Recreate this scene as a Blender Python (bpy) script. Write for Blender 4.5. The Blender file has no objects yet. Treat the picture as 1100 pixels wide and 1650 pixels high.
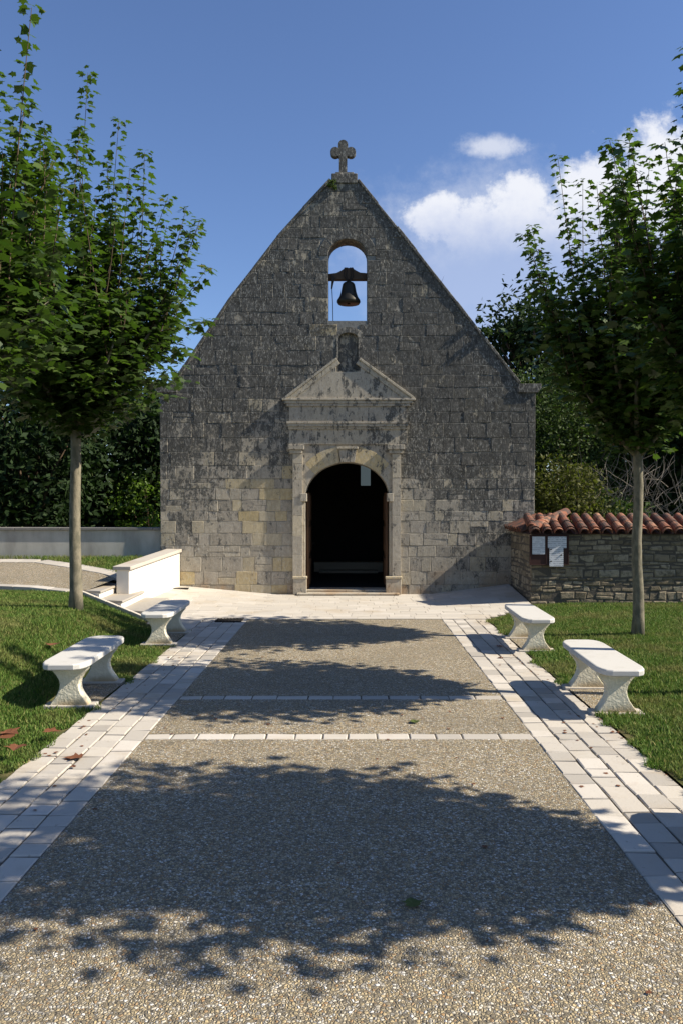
import bpy, bmesh, math, random
import numpy as np
from mathutils import Vector, Matrix
R = math.radians
random.seed(7); rng = np.random.default_rng(7)
sc = bpy.context.scene
COL = sc.collection

# ------------------------------------------------------------------ camera
F, CX, CY, H = 1280.0, 564.0, 810.0, 1.95      # focal length and principal point in photo pixels, eye height
cam_d = bpy.data.cameras.new('camera'); cam = bpy.data.objects.new('camera', cam_d); COL.objects.link(cam)
cam.location = (0, 0, H); cam.rotation_euler = (R(90), 0, 0)
cam_d.sensor_fit = 'VERTICAL'; cam_d.sensor_height = 36; cam_d.lens = F/1650*36
cam_d.shift_x = (550-CX)/1650; cam_d.shift_y = (CY-825)/1650
cam_d.clip_start = .05; cam_d.clip_end = 3000
sc.camera = cam

# ------------------------------------------------------------------ light
SUN_EL, SUN_AZ = 39.0, 7.0                     # azimuth: degrees from +x towards the camera side
sd = Vector((math.cos(R(SUN_EL))*math.cos(R(SUN_AZ)), -math.cos(R(SUN_EL))*math.sin(R(SUN_AZ)), math.sin(R(SUN_EL))))
sun_d = bpy.data.lights.new('sun', 'SUN'); sun = bpy.data.objects.new('sun', sun_d); COL.objects.link(sun)
sun_d.energy = 5.0; sun_d.angle = R(.5); sun_d.color = (1.0, .92, .79)
sun.rotation_euler = sd.to_track_quat('Z', 'Y').to_euler(); sun.location = (30, -3, 25)
sc.view_settings.view_transform = 'Standard'; sc.view_settings.look = 'None'
sc.view_settings.exposure = 0.82; sc.view_settings.gamma = 1.0

W = bpy.data.worlds.new('World'); sc.world = W; W.use_nodes = True

class NT:
    """tiny helper for node trees"""
    def __init__(s, tree): s.t = tree; s.n = tree.nodes; s.l = tree.links; s.n.clear()
    def put(s, sock, v):
        if isinstance(v, bpy.types.NodeSocket): s.l.new(v, sock)
        elif v is not None:
            if isinstance(v, (tuple, list)) and len(v) == 3 and sock.type == 'RGBA': v = (*v, 1)
            sock.default_value = v
    def new(s, typ, ins=None, **props):
        n = s.n.new(typ)
        for k, v in props.items(): setattr(n, k, v)
        for k, v in (ins or {}).items(): s.put(n.inputs[k], v)
        return n
    def m(s, op, a, b=None, c=None, clamp=False):
        n = s.n.new('ShaderNodeMath'); n.operation = op; n.use_clamp = clamp
        for i, v in enumerate((a, b, c)):
            if v is not None: s.put(n.inputs[i], v)
        return n.outputs[0]
    def ss(s, v, a, b, lo=0.0, hi=1.0):
        n = s.n.new('ShaderNodeMapRange'); n.interpolation_type = 'SMOOTHSTEP'
        s.put(n.inputs[0], v); s.put(n.inputs[1], a); s.put(n.inputs[2], b); s.put(n.inputs[3], lo); s.put(n.inputs[4], hi)
        return n.outputs[0]
    def mix(s, f, a, b, mode='MIX'):
        n = s.n.new('ShaderNodeMix'); n.data_type = 'RGBA'; n.blend_type = mode
        s.put(n.inputs[0], f); s.put(n.inputs[6], a); s.put(n.inputs[7], b)
        return n.outputs[2]
    def scale(s, vec, k):
        n = s.n.new('ShaderNodeVectorMath'); n.operation = 'MULTIPLY'; s.put(n.inputs[0], vec); n.inputs[1].default_value = k
        return n.outputs[0]
    def noise(s, vec, scale, detail=4, rough=.6, dist=0.0):
        n = s.new('ShaderNodeTexNoise', {'Vector': vec, 'Scale': scale, 'Detail': detail, 'Roughness': rough, 'Distortion': dist})
        return n.outputs[0]
    def vor(s, vec, scale, feature='F1', rnd=1.0):
        return s.new('ShaderNodeTexVoronoi', {'Vector': vec, 'Scale': scale, 'Randomness': rnd}, feature=feature)
    def ramp(s, f, stops, interp='LINEAR'):
        n = s.n.new('ShaderNodeValToRGB'); s.put(n.inputs[0], f); cr = n.color_ramp; cr.interpolation = interp
        while len(cr.elements) < len(stops): cr.elements.new(.5)
        for e, (p, c) in zip(cr.elements, stops): e.position = p; e.color = (*c, 1)
        return n.outputs[0]
    def attr(s, name): return s.new('ShaderNodeAttribute', attribute_name=name).outputs['Fac']
    def pos(s): return s.new('ShaderNodeNewGeometry').outputs['Position']
    def obj(s): return s.new('ShaderNodeTexCoord').outputs['Object']
    def bump(s, h, strength=.5, dist=.01, normal=None):
        return s.new('ShaderNodeBump', {'Height': h, 'Strength': strength, 'Distance': dist, 'Normal': normal}).outputs[0]

def build_world():
    t = NT(W.node_tree)
    out = t.new('ShaderNodeOutputWorld')
    sky = t.new('ShaderNodeTexSky', sky_type='NISHITA', sun_disc=False, sun_elevation=R(SUN_EL), sun_rotation=R(90+SUN_AZ),
                altitude=0, air_density=1.0, dust_density=.3, ozone_density=3.0)
    d = t.new('ShaderNodeTexCoord').outputs['Generated']
    sep = t.new('ShaderNodeSeparateXYZ', {0: d})
    x, y, z = sep.outputs
    yy = t.m('MAXIMUM', y, .05)
    u = t.m('DIVIDE', x, yy); v = t.m('DIVIDE', z, yy)          # bearing and height on the sky ahead
    uv = t.new('ShaderNodeCombineXYZ', {0: u, 1: v, 2: 0.0}).outputs[0]
    wob = t.noise(uv, 24, 8, .66)
    wob2 = t.noise(uv, 9, 3, .5)
    puff = t.m('ADD', t.m('MULTIPLY', t.m('SUBTRACT', wob, .5), 1.5), t.m('MULTIPLY', t.m('SUBTRACT', wob2, .5), .7))
    def blob(px, py, rx, ry):
        a = t.m('DIVIDE', t.m('SUBTRACT', u, (px-CX)/F), rx/F)
        b = t.m('DIVIDE', t.m('SUBTRACT', v, (CY-py)/F), ry/F)
        return t.m('SUBTRACT', 1.0, t.m('SQRT', t.m('ADD', t.m('MULTIPLY', a, a), t.m('MULTIPLY', b, b))))
    den = None
    for b in ((705, 355, 75, 58), (770, 375, 105, 75), (842, 328, 75, 68), (885, 385, 160, 110), (950, 300, 85, 75), (985, 360, 170, 140), (1080, 300, 120, 120)):
        q = blob(*b); den = q if den is None else t.m('MAXIMUM', den, q)
    core = t.ss(t.m('ADD', den, puff), .03, .54)
    low = t.ss(v, (CY-470)/F, (CY-325)/F, .30, 1.0)              # the base of the bank is thin
    a1 = t.m('MULTIPLY', core, low)
    wisp = t.m('MULTIPLY', t.ss(t.m('ADD', blob(796, 236, 66, 26), t.m('MULTIPLY', puff, 1.3)), .0, .95), .7)
    veil = t.m('MULTIPLY', t.ss(t.m('ADD', blob(840, 430, 330, 190), t.m('MULTIPLY', puff, .6)), -.1, .7), .55)
    al = t.m('MAXIMUM', t.m('MAXIMUM', a1, wisp), veil, clamp=True)
    al = t.m('MULTIPLY', al, t.ss(y, .05, .2))
    skyc = t.mix(1.0, sky.outputs[0], (1.0, 1.06, 1.26), 'MULTIPLY')
    shade = t.ss(t.m('ADD', v, t.m('MULTIPLY', t.m('SUBTRACT', wob, .5), .12)), (CY-440)/F, (CY-300)/F)
    cl = t.mix(shade, (4.6, 5.2, 7.0), (7.2, 7.4, 8.0))
    col = t.mix(al, skyc, cl)
    bg = t.new('ShaderNodeBackground', {'Color': col, 'Strength': .069})
    t.l.new(bg.outputs[0], out.inputs[0])
build_world()

# ------------------------------------------------------------------ helpers
def G(px, py, z=0.0):
    """photo pixel -> point on the horizontal plane at height z"""
    y = F*(H-z)/(py-CY); return ((px-CX)*y/F, y, z)
DF = 16.86                                       # distance of the chapel front
KF = F/DF
def fx(px): return (px-CX)/KF
def fz(py): return H-(py-CY)/KF

def tag(o, label=None, cat=None, group=None, kind=None):
    for k, v in (('label', label), ('category', cat), ('group', group), ('kind', kind)):
        if v: o[k] = v
    return o
def thing(name, label, cat, loc=(0, 0, 0), rz=0.0, group=None):
    o = bpy.data.objects.new(name, None); COL.objects.link(o); o.location = loc; o.rotation_euler = (0, 0, rz)
    return tag(o, label, cat, group)
def link(name, me, parent=None):
    o = bpy.data.objects.new(name, me); COL.objects.link(o)
    if parent: o.parent = parent
    return o
def copy_tree(o, parent=None):
    c = o.copy(); COL.objects.link(c)
    if parent: c.parent = parent
    for ch in o.children: copy_tree(ch, c)
    return c

class MB:
    def __init__(s): s.v = []; s.f = []; s.t = []; s.mi = []
    def face(s, idx, tone=.5, mi=0): s.f.append(tuple(idx)); s.t.append(tone); s.mi.append(mi)
    def add(s, vs): b = len(s.v); s.v.extend([tuple(p) for p in vs]); return b
    def box(s, x0, x1, y0, y1, z0, z1, tone=.5, mi=0):
        b = s.add([(x0,y0,z0),(x1,y0,z0),(x1,y1,z0),(x0,y1,z0),(x0,y0,z1),(x1,y0,z1),(x1,y1,z1),(x0,y1,z1)])
        for q in ((0,3,2,1),(4,5,6,7),(0,1,5,4),(1,2,6,5),(2,3,7,6),(3,0,4,7)): s.face([b+i for i in q], tone, mi)
    def prism(s, poly, f0, f1, tone=.5, mi=0):
        """poly: 2D points; f0/f1 map them to the two end caps"""
        n = len(poly); b = s.add([f0(*p) for p in poly]); c = s.add([f1(*p) for p in poly])
        s.face([b+i for i in range(n)][::-1], tone, mi); s.face([c+i for i in range(n)], tone, mi)
        for i in range(n):
            j = (i+1) % n; s.face((b+i, b+j, c+j, c+i), tone, mi)
    def tube(s, pts, rad, n=8, tone=.5, mi=0, cap=True):
        rings = []
        pts = [Vector(p) for p in pts]
        up0 = None
        for i, p in enumerate(pts):
            d = (pts[min(i+1, len(pts)-1)] - pts[max(i-1, 0)]).normalized()
            a = d.orthogonal() if up0 is None else (up0 - d*up0.dot(d))
            a = a.normalized() if a.length > 1e-6 else d.orthogonal().normalized()
            up0 = a; c = d.cross(a); r = rad[i] if hasattr(rad, '__len__') else rad
            rings.append(s.add([p + (a*math.cos(k*2*math.pi/n) + c*math.sin(k*2*math.pi/n))*r for k in range(n)]))
        for a, b in zip(rings, rings[1:]):
            for k in range(n): s.face((a+k, a+(k+1) % n, b+(k+1) % n, b+k), tone, mi)
        if cap:
            s.face([rings[0]+k for k in range(n)][::-1], tone, mi); s.face([rings[-1]+k for k in range(n)], tone, mi)
    def lathe(s, prof, cx, cy, n=24, tone=.5, mi=0):
        rings = [s.add([(cx+r*math.cos(k*2*math.pi/n), cy+r*math.sin(k*2*math.pi/n), z) for k in range(n)]) for r, z in prof]
        for a, b in zip(rings, rings[1:]):
            for k in range(n): s.face((a+k, a+(k+1) % n, b+(k+1) % n, b+k), tone, mi)
        s.face([rings[0]+k for k in range(n)][::-1], tone, mi); s.face([rings[-1]+k for k in range(n)], tone, mi)
    def build(s, name, mats, parent=None, smooth=False, bevel=0.0, recalc=True):
        me = bpy.data.meshes.new(name); me.from_pydata(s.v, [], s.f)
        if not isinstance(mats, (list, tuple)): mats = [mats]
        for m in mats: me.materials.append(m)
        me.polygons.foreach_set('material_index', s.mi)
        a = me.attributes.new('tone', 'FLOAT', 'FACE'); a.data.foreach_set('value', s.t)
        if recalc:
            bm = bmesh.new(); bm.from_mesh(me); bmesh.ops.recalc_face_normals(bm, faces=bm.faces); bm.to_mesh(me); bm.free()
        if smooth: me.polygons.foreach_set('use_smooth', [True]*len(me.polygons))
        o = link(name, me, parent)
        if bevel:
            md = o.modifiers.new('bevel', 'BEVEL'); md.width = bevel; md.segments = 2; md.limit_method = 'ANGLE'; md.angle_limit = R(40)
        return o

def np_mesh(name, V, faces, tone, mats, mi=None, smooth=False):
    """V (n,3); faces (m,k) all of one size"""
    me = bpy.data.meshes.new(name); m, k = faces.shape
    me.vertices.add(len(V)); me.vertices.foreach_set('co', V.astype(np.float32).ravel())
    me.loops.add(m*k); me.loops.foreach_set('vertex_index', faces.astype(np.int32).ravel())
    me.polygons.add(m); me.polygons.foreach_set('loop_start', np.arange(0, m*k, k, dtype=np.int32))
    me.update(calc_edges=True)
    for q in (mats if isinstance(mats, (list, tuple)) else [mats]): me.materials.append(q)
    if mi is not None: me.polygons.foreach_set('material_index', mi.astype(np.int32))
    a = me.attributes.new('tone', 'FLOAT', 'FACE'); a.data.foreach_set('value', tone.astype(np.float32))
    if smooth: me.polygons.foreach_set('use_smooth', np.ones(m, bool))
    me.validate()
    return me

def clip_convex(poly, hull):
    """both counter-clockwise"""
    out = poly
    for i in range(len(hull)):
        (ax, ay), (bx, by) = hull[i], hull[(i+1) % len(hull)]
        side = lambda p: (bx-ax)*(p[1]-ay)-(by-ay)*(p[0]-ax)
        src, out = out, []
        for j in range(len(src)):
            p, q = src[j], src[(j+1) % len(src)]; sp, sq = side(p), side(q)
            if sp >= 0: out.append(p)
            if (sp >= 0) != (sq >= 0):
                t = sp/(sp-sq); out.append((p[0]+(q[0]-p[0])*t, p[1]+(q[1]-p[1])*t))
        if len(out) < 3: return []
    return out

def block(mb, poly, fmap, w0, w1, gap=.004, bev=.008, tilt=.004, jit=0.0, tone=None, mi=0):
    """one dressed stone: polygon in (u,v), standing from depth w0 to w1 with bevelled edges"""
    cu = sum(p[0] for p in poly)/len(poly); cv = sum(p[1] for p in poly)/len(poly)
    def inset(d):
        r = []
        for u, v in poly:
            du, dv = cu-u, cv-v; L = math.hypot(du, dv) or 1
            r.append((u+math.copysign(min(d, abs(du)*.8), du), v+math.copysign(min(d, abs(dv)*.8), dv)))
        return r
    a = [(u+random.uniform(-jit, jit), v+random.uniform(-jit, jit)) for u, v in inset(gap)]
    c = [(u+(cu-u)*0 + math.copysign(min(bev, abs(cu-u)*.7), cu-u), v+math.copysign(min(bev, abs(cv-v)*.7), cv-v)) for u, v in a]
    tu, tv = random.uniform(-tilt, tilt), random.uniform(-tilt, tilt); n = len(poly)
    hu = max(abs(p[0]-cu) for p in poly) or 1; hv = max(abs(p[1]-cv) for p in poly) or 1
    if tone is None: tone = random.random()
    b0 = mb.add([fmap(u, v, w0) for u, v in a])
    b1 = mb.add([fmap(u, v, w1-bev*.6) for u, v in a])
    b2 = mb.add([fmap(u, v, w1+tu*(u-cu)/hu+tv*(v-cv)/hv) for u, v in c])
    for i in range(n):
        j = (i+1) % n
        mb.face((b0+i, b0+j, b1+j, b1+i), tone, mi); mb.face((b1+i, b1+j, b2+j, b2+i), tone, mi)
    mb.face([b2+i for i in range(n)], tone, mi)

def fill_poly(loops, name):
    """flat triangulated sheet from an outer loop and hole loops of 2D points -> bmesh in (u,v,0)"""
    bm = bmesh.new()
    for lp in loops:
        vs = [bm.verts.new((u, v, 0)) for u, v in lp]
        for i in range(len(vs)): bm.edges.new((vs[i], vs[(i+1) % len(vs)]))
    bmesh.ops.triangle_fill(bm, edges=bm.edges[:], use_beauty=True, use_dissolve=False)
    return bm

# ------------------------------------------------------------------ materials
def mat(name, fn, rough=.9, spec=.3):
    m = bpy.data.materials.new(name); m.use_nodes = True; t = NT(m.node_tree)
    out = t.new('ShaderNodeOutputMaterial'); bs = t.new('ShaderNodeBsdfPrincipled', {'Roughness': rough, 'Specular IOR Level': spec})
    t.l.new(bs.outputs[0], out.inputs[0]); fn(t, bs, out)
    return m

def f_facade(t, bs, out, portal=False):
    p = t.pos(); x, y, z = t.new('ShaderNodeSeparateXYZ', {0: p}).outputs
    tone = t.attr('tone')
    big = t.noise(p, .55, 4, .55); med = t.noise(p, 2.6, 5, .65)
    fine = t.noise(t.scale(p, (1, 1, .55)), 17, 6, .75); fleck = t.noise(t.scale(p, (1.25, 1, .6)), 30, 4, .75)
    mott = t.noise(t.scale(p, (1, 1, .7)), 7, 6, .78); strk = t.noise(t.scale(p, (1, 1, .16)), 9, 5, .7)
    base = t.ramp(tone, [(0, (.33, .295, .235)), (.35, (.39, .35, .285)), (.7, (.44, .39, .30)), (.9, (.48, .41, .28)), (1, (.50, .40, .22))])
    base = t.mix(t.ss(fine, .3, .75), t.mix(1, base, (.66, .66, .66), 'MULTIPLY'), base)
    if portal: base = t.mix(1, base, (1.22, 1.2, 1.16), 'MULTIPLY')
    # weathering: black lichen thickest towards the gable, thin round the door and at the foot on the left
    hz = t.ss(z, .8, 5.2, 0, 1)
    dx = t.m('ABSOLUTE', t.m('ADD', x, .75)); near = t.m('MULTIPLY', t.ss(dx, .6, 3.4), t.ss(z, .3, 3.2, .55, 1.0))
    k = t.m('ADD', t.m('MULTIPLY', hz, .60), t.m('MULTIPLY', t.m('MULTIPLY', near, t.ss(x, -4.5, 1.5, .55, 1.0)), .36))
    if portal: k = t.m('ADD', t.m('MULTIPLY', hz, .22), t.m('MULTIPLY', t.m('SUBTRACT', strk, .5), 1.3))
    for nn, amp in ((big, .8), (med, .9), (mott, 2.3), (fine, 1.5), (strk, .6)): k = t.m('ADD', k, t.m('MULTIPLY', t.m('SUBTRACT', nn, .5), amp))
    k = t.m('ADD', k, t.m('MULTIPLY', t.m('SUBTRACT', tone, .5), -.22))
    lich = t.ss(k, .235, .50)
    col = t.mix(t.m('MULTIPLY', lich, .92), base, t.mix(t.ss(mott, .35, .65), (.022, .023, .021), (.088, .086, .078)))
    # pale lichen flecks
    fl2 = t.noise(t.scale(p, (1.4, 1, .5)), 13, 5, .75)
    wf = t.m('MAXIMUM', t.ss(fleck, .555, .64), t.m('MULTIPLY', t.ss(fl2, .55, .66), .9)); wf = t.m('MULTIPLY', wf, t.ss(big, .35, .6, .55, 1.0))
    col = t.mix(t.m('MULTIPLY', wf, .72), col, (.42, .405, .35))
    # ochre stain near the foot, green-brown tinge
    foot = t.m('MULTIPLY', t.ss(z, .75, .05), t.ss(t.noise(p, 1.7, 3, .6), .42, .68))
    col = t.mix(t.m('MULTIPLY', foot, .55), col, (.33, .19, .08))
    t.put(bs.inputs['Base Color'], col)
    h = t.m('ADD', t.m('ADD', fine, t.m('MULTIPLY', fleck, .6)), t.m('MULTIPLY', mott, 1.2))
    t.put(bs.inputs['Normal'], t.bump(h, .55 if not portal else .35, .012))
M_FAC = mat('weathered_limestone', f_facade)
M_PORT = mat('dressed_limestone', lambda t, b, o: f_facade(t, b, o, True))

def f_mortar(t, bs, out):
    p = t.pos(); x, y, z = t.new('ShaderNodeSeparateXYZ', {0: p}).outputs
    n = t.noise(p, 14, 5, .7)
    c = t.mix(t.ss(z, .5, 6), t.mix(n, (.20, .18, .14), (.40, .37, .30)), t.mix(n, (.06, .06, .055), (.34, .33, .295)))
    t.put(bs.inputs['Base Color'], c); t.put(bs.inputs['Normal'], t.bump(n, .6, .01))
M_MORT = mat('old_mortar', f_mortar)

def f_rubble(t, bs, out):
    p = t.pos(); tone = t.attr('tone'); n = t.noise(p, 9, 6, .7); n2 = t.noise(p, 40, 4, .7)
    c = t.ramp(tone, [(0, (.15, .12, .075)), (.5, (.25, .20, .13)), (1, (.36, .30, .205))])
    c = t.mix(t.ss(n, .42, .72), c, (.075, .064, .045)); c = t.mix(t.m('MULTIPLY', t.ss(n2, .58, .72), .5), c, (.36, .34, .28))
    t.put(bs.inputs['Base Color'], c); t.put(bs.inputs['Normal'], t.bump(t.m('ADD', n, t.m('MULTIPLY', n2, .5)), .7, .02))
M_RUB = mat('rubble_stone', f_rubble)
def f_joint(t, bs, out):
    n = t.noise(t.pos(), 30, 4, .7); t.put(bs.inputs['Base Color'], t.mix(n, (.05, .043, .034), (.13, .11, .085))); t.put(bs.inputs['Normal'], t.bump(n, .6, .01))
M_JOINT = mat('rubble_joint', f_joint)

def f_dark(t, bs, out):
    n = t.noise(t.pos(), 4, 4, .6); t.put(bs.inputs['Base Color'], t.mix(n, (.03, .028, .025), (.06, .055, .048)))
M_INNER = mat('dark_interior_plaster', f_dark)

def f_gravel(t, bs, out):
    p = t.pos(); warp = t.new('ShaderNodeVectorMath', {0: p, 1: t.scale(t.new('ShaderNodeTexNoise', {'Vector': p, 'Scale': 60.0, 'Detail': 1.0}).outputs[1], (.006, .006, 0))}, operation='ADD').outputs[0]
    flat = t.scale(warp, (1, 1, 0))
    v = t.vor(flat, 72); e = t.vor(flat, 72, 'DISTANCE_TO_EDGE')
    r = t.new('ShaderNodeSeparateColor', {0: v.outputs['Color']}).outputs
    c = t.ramp(r[0], [(0, (.15, .125, .085)), (.16, (.35, .28, .16)), (.36, (.50, .385, .21)), (.52, (.37, .225, .10)), (.60, (.56, .465, .31)), (.74, (.66, .595, .47)), (.87, (.36, .34, .30)), (.95, (.80, .76, .68))], 'CONSTANT')
    c = t.mix(t.m('MULTIPLY', r[1], .4), c, (.24, .205, .145))
    edge = t.ss(e.outputs[0], .0, .16)
    c = t.mix(edge, (.11, .094, .068), c)
    big = t.noise(p, .8, 5, .65); c = t.mix(t.ss(big, .38, .72, 0, .38), c, (.17, .145, .10))
    st_ = t.noise(t.scale(p, (1.6, .7, 1)), 1.9, 5, .7, .6); c = t.mix(t.ss(st_, .60, .72, 0, .45), c, (.11, .095, .07))
    t.put(bs.inputs['Base Color'], c)
    h = t.m('ADD', t.ss(e.outputs[0], 0, .35), t.m('MULTIPLY', r[2], .5))
    t.put(bs.inputs['Normal'], t.bump(h, .8, .006)); t.put(bs.inputs['Roughness'], .65)
M_GRAV = mat('exposed_aggregate', f_gravel)

def f_paver(t, bs, out):
    p = t.pos(); tone = t.attr('tone'); n = t.noise(p, 5, 5, .65); n2 = t.noise(p, 55, 4, .7); n3 = t.noise(p, 1.1, 4, .6)
    c = t.ramp(tone, [(0, (.34, .31, .265)), (.4, (.445, .405, .345)), (.75, (.475, .43, .36)), (1, (.53, .485, .42))])
    c = t.mix(t.ss(n, .5, .8, 0, .45), c, (.36, .30, .235)); c = t.mix(t.ss(n2, .6, .75, 0, .5), c, (.33, .30, .26))
    c = t.mix(t.ss(n3, .52, .70, 0, .5), c, (.37, .29, .19)); sp = t.noise(p, 19, 4, .75); c = t.mix(t.ss(sp, .62, .70, 0, .45), c, (.20, .17, .13))
    t.put(bs.inputs['Base Color'], c); t.put(bs.inputs['Normal'], t.bump(t.m('ADD', n2, n), .35, .006))
M_PAV = mat('pale_paver', f_paver, .85)
def f_bed(t, bs, out):
    n = t.noise(t.pos(), 25, 4, .7); t.put(bs.inputs['Base Color'], t.mix(n, (.06, .05, .036), (.18, .15, .11)))
M_BED = mat('joint_sand', f_bed)
def f_soil(t, bs, out):
    p = t.pos(); n = t.noise(p, 2.2, 6, .65); n2 = t.noise(p, 35, 5, .7)
    c = t.mix(t.ss(n, .4, .65), (.055, .075, .02), (.12, .105, .045)); c = t.mix(t.ss(n2, .5, .8, 0, .6), c, (.03, .035, .012))
    t.put(bs.inputs['Base Color'], c); t.put(bs.inputs['Normal'], t.bump(n2, .8, .02))
M_SOIL = mat('turf', f_soil, .95, .1)
def f_white(t, bs, out):
    p = t.pos(); n = t.noise(p, 3, 5, .6); n2 = t.noise(p, 45, 3, .6)
    t.put(bs.inputs['Base Color'], t.mix(t.ss(n, .45, .8, 0, .5), (.74, .70, .62), (.60, .54, .44))); t.put(bs.inputs['Normal'], t.bump(n2, .2, .004))
M_WHITE = mat('white_stone', f_white, .85)
def f_render(t, bs, out):
    p = t.pos(); n = t.noise(t.scale(p, (1, 1, .35)), 1.6, 5, .6); n2 = t.noise(p, 40, 3, .7)
    t.put(bs.inputs['Base Color'], t.mix(t.ss(n, .35, .7), (.50, .47, .40), (.30, .28, .235))); t.put(bs.inputs['Normal'], t.bump(n2, .25, .006))
M_REND = mat('cement_render', f_render)
def f_cap(t, bs, out):
    n = t.noise(t.pos(), 6, 5, .7); t.put(bs.inputs['Base Color'], t.mix(n, (.10, .095, .085), (.28, .26, .23)))
M_CAP = mat('weathered_coping', f_cap)
def f_seat(t, bs, out):
    p = t.obj(); n = t.noise(p, 5, 5, .65); n2 = t.noise(p, 60, 3, .6)
    c = t.mix(t.ss(n, .5, .8, 0, .55), (.52, .50, .455), (.38, .355, .30)); c = t.mix(t.ss(n2, .60, .72, 0, .5), c, (.33, .31, .26)); n4 = t.noise(t.pos(), 2.3, 5, .7); c = t.mix(t.ss(n4, .52, .72, 0, .5), c, (.36, .34, .28))
    t.put(bs.inputs['Base Color'], c); t.put(bs.inputs['Normal'], t.bump(n2, .12, .003))
M_SEAT = mat('cast_stone_seat', f_seat, .7)
def f_leg(t, bs, out):
    p = t.obj(); n = t.noise(p, 38, 4, .6); n2 = t.noise(p, 4, 4, .6); z = t.new('ShaderNodeSeparateXYZ', {0: p}).outputs[2]
    c = t.mix(t.ss(n2, .4, .75), (.72, .66, .50), (.58, .51, .36)); c = t.mix(t.m('MULTIPLY', t.ss(z, .13, .0), t.ss(n2, .3, .6)), c, (.36, .27, .15))
    t.put(bs.inputs['Base Color'], c); t.put(bs.inputs['Normal'], t.bump(n, .75, .012))
M_LEG = mat('cream_roughcast', f_leg)
def f_tile(t, bs, out):
    p = t.pos(); n = t.noise(p, 7, 5, .7); n2 = t.noise(p, 28, 4, .7)
    c = t.ramp(t.attr('tone'), [(0, (.13, .055, .035)), (.5, (.26, .095, .05)), (1, (.34, .17, .10))])
    c = t.mix(t.ss(n, .40, .60, 0, .9), c, (.055, .045, .038)); c = t.mix(t.ss(n2, .6, .72, 0, .6), c, (.30, .27, .22))
    t.put(bs.inputs['Base Color'], c); t.put(bs.inputs['Normal'], t.bump(n2, .5, .008))
M_TILE = mat('old_clay_tile', f_tile)
def flat(name, c, c2=None, rough=.8, metal=0.0, sc_=20):
    def fn(t, bs, out):
        n = t.noise(t.obj(), sc_, 5, .65); t.put(bs.inputs['Base Color'], t.mix(n, c, c2 or tuple(q*.7 for q in c))); bs.inputs['Metallic'].default_value = metal
        t.put(bs.inputs['Normal'], t.bump(n, .2, .004))
    return mat(name, fn, rough)
M_BRONZE = flat('dark_bronze', (.025, .023, .02), (.05, .045, .035), .5, .6)
M_IRON = flat('black_iron', (.02, .02, .02), (.05, .035, .025), .6, .5)
M_OLDWOOD = flat('old_dark_wood', (.045, .03, .02), (.09, .06, .035), .75)
M_DOOR = flat('brown_door_wood', (.075, .036, .015), (.05, .024, .01), .6, 0, 8)
M_BOARD = flat('maroon_board', (.055, .022, .016), (.04, .016, .012), .6)
M_ALTAR = flat('pale_wood', (.50, .42, .30), (.38, .31, .21), .7)
def f_paper(t, bs, out):
    x, y, z = t.new('ShaderNodeSeparateXYZ', {0: t.obj()}).outputs
    ln = t.ss(t.m('SINE', t.m('MULTIPLY', z, 170)), .1, .5)
    w = t.ss(t.noise(t.obj(), 30, 2, .5), .42, .5)
    t.put(bs.inputs['Base Color'], t.mix(t.m('MULTIPLY', t.m('MULTIPLY', ln, w), .6), (.62, .63, .64), (.2, .2, .23)))
M_PAPER = mat('printed_paper', f_paper, .6)
def f_pane_glow(t, bs, out):
    em = t.new('ShaderNodeEmission', {'Color': (.42, .55, .60, 1), 'Strength': .09}); t.l.new(em.outputs[0], out.inputs[0])  # pane emits by itself, in place of daylight coming through it
M_PANE = mat('window_pane_glow', f_pane_glow)
def f_bark(t, bs, out):
    p = t.obj(); n = t.noise(t.scale(p, (1, 1, .4)), 14, 5, .65); n2 = t.noise(p, 60, 4, .7)
    c = t.mix(t.ss(n, .38, .62), (.22, .19, .13), (.12, .11, .075)); c = t.mix(t.ss(n2, .56, .74, 0, .6), c, (.09, .08, .06))
    t.put(bs.inputs['Base Color'], c); t.put(bs.inputs['Normal'], t.bump(t.m('ADD', n, n2), .5, .01))
M_BARK = mat('smooth_bark', f_bark)
M_TWIG = flat('brown_twig', (.13, .085, .05), (.07, .05, .03), .85)
M_GREYTWIG = flat('grey_dead_twig', (.30, .26, .21), (.17, .145, .11), .9)
def leafmat(name, dark, light, rare, trans=.28, rough=.45):
    def fn(t, bs, out):
        tone = t.attr('tone'); c = t.ramp(tone, [(0, dark), (.6, light), (.93, light), (.97, rare), (1, rare)])
        n = t.noise(t.pos(), 1.3, 3, .5); c = t.mix(t.ss(n, .4, .7, 0, .35), c, dark)
        t.put(bs.inputs['Base Color'], c); t.put(bs.inputs['Roughness'], rough); bs.inputs['Specular IOR Level'].default_value = .4 if rough < .5 else .15
        tr = t.new('ShaderNodeBsdfTranslucent', {'Color': t.mix(1, c, (1.5, 1.9, .7), 'MULTIPLY')})
        mx = t.new('ShaderNodeMixShader', {0: trans, 1: bs.outputs[0], 2: tr.outputs[0]})
        t.l.new(mx.outputs[0], out.inputs[0])
    return mat(name, fn)
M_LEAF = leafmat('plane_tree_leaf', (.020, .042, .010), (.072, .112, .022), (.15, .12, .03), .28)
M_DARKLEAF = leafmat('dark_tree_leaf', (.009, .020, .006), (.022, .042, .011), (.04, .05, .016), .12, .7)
M_HEDGELEAF = leafmat('fine_shrub_leaf', (.028, .050, .015), (.070, .100, .030), (.09, .10, .035), .2, .6)
M_OLIVELEAF = leafmat('olive_shrub_leaf', (.05, .058, .014), (.115, .115, .03), (.15, .11, .045), .22, .6)
M_BRIGHTLEAF = leafmat('bright_shrub_leaf', (.06, .11, .018), (.14, .22, .03), (.2, .22, .05), .3)
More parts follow.
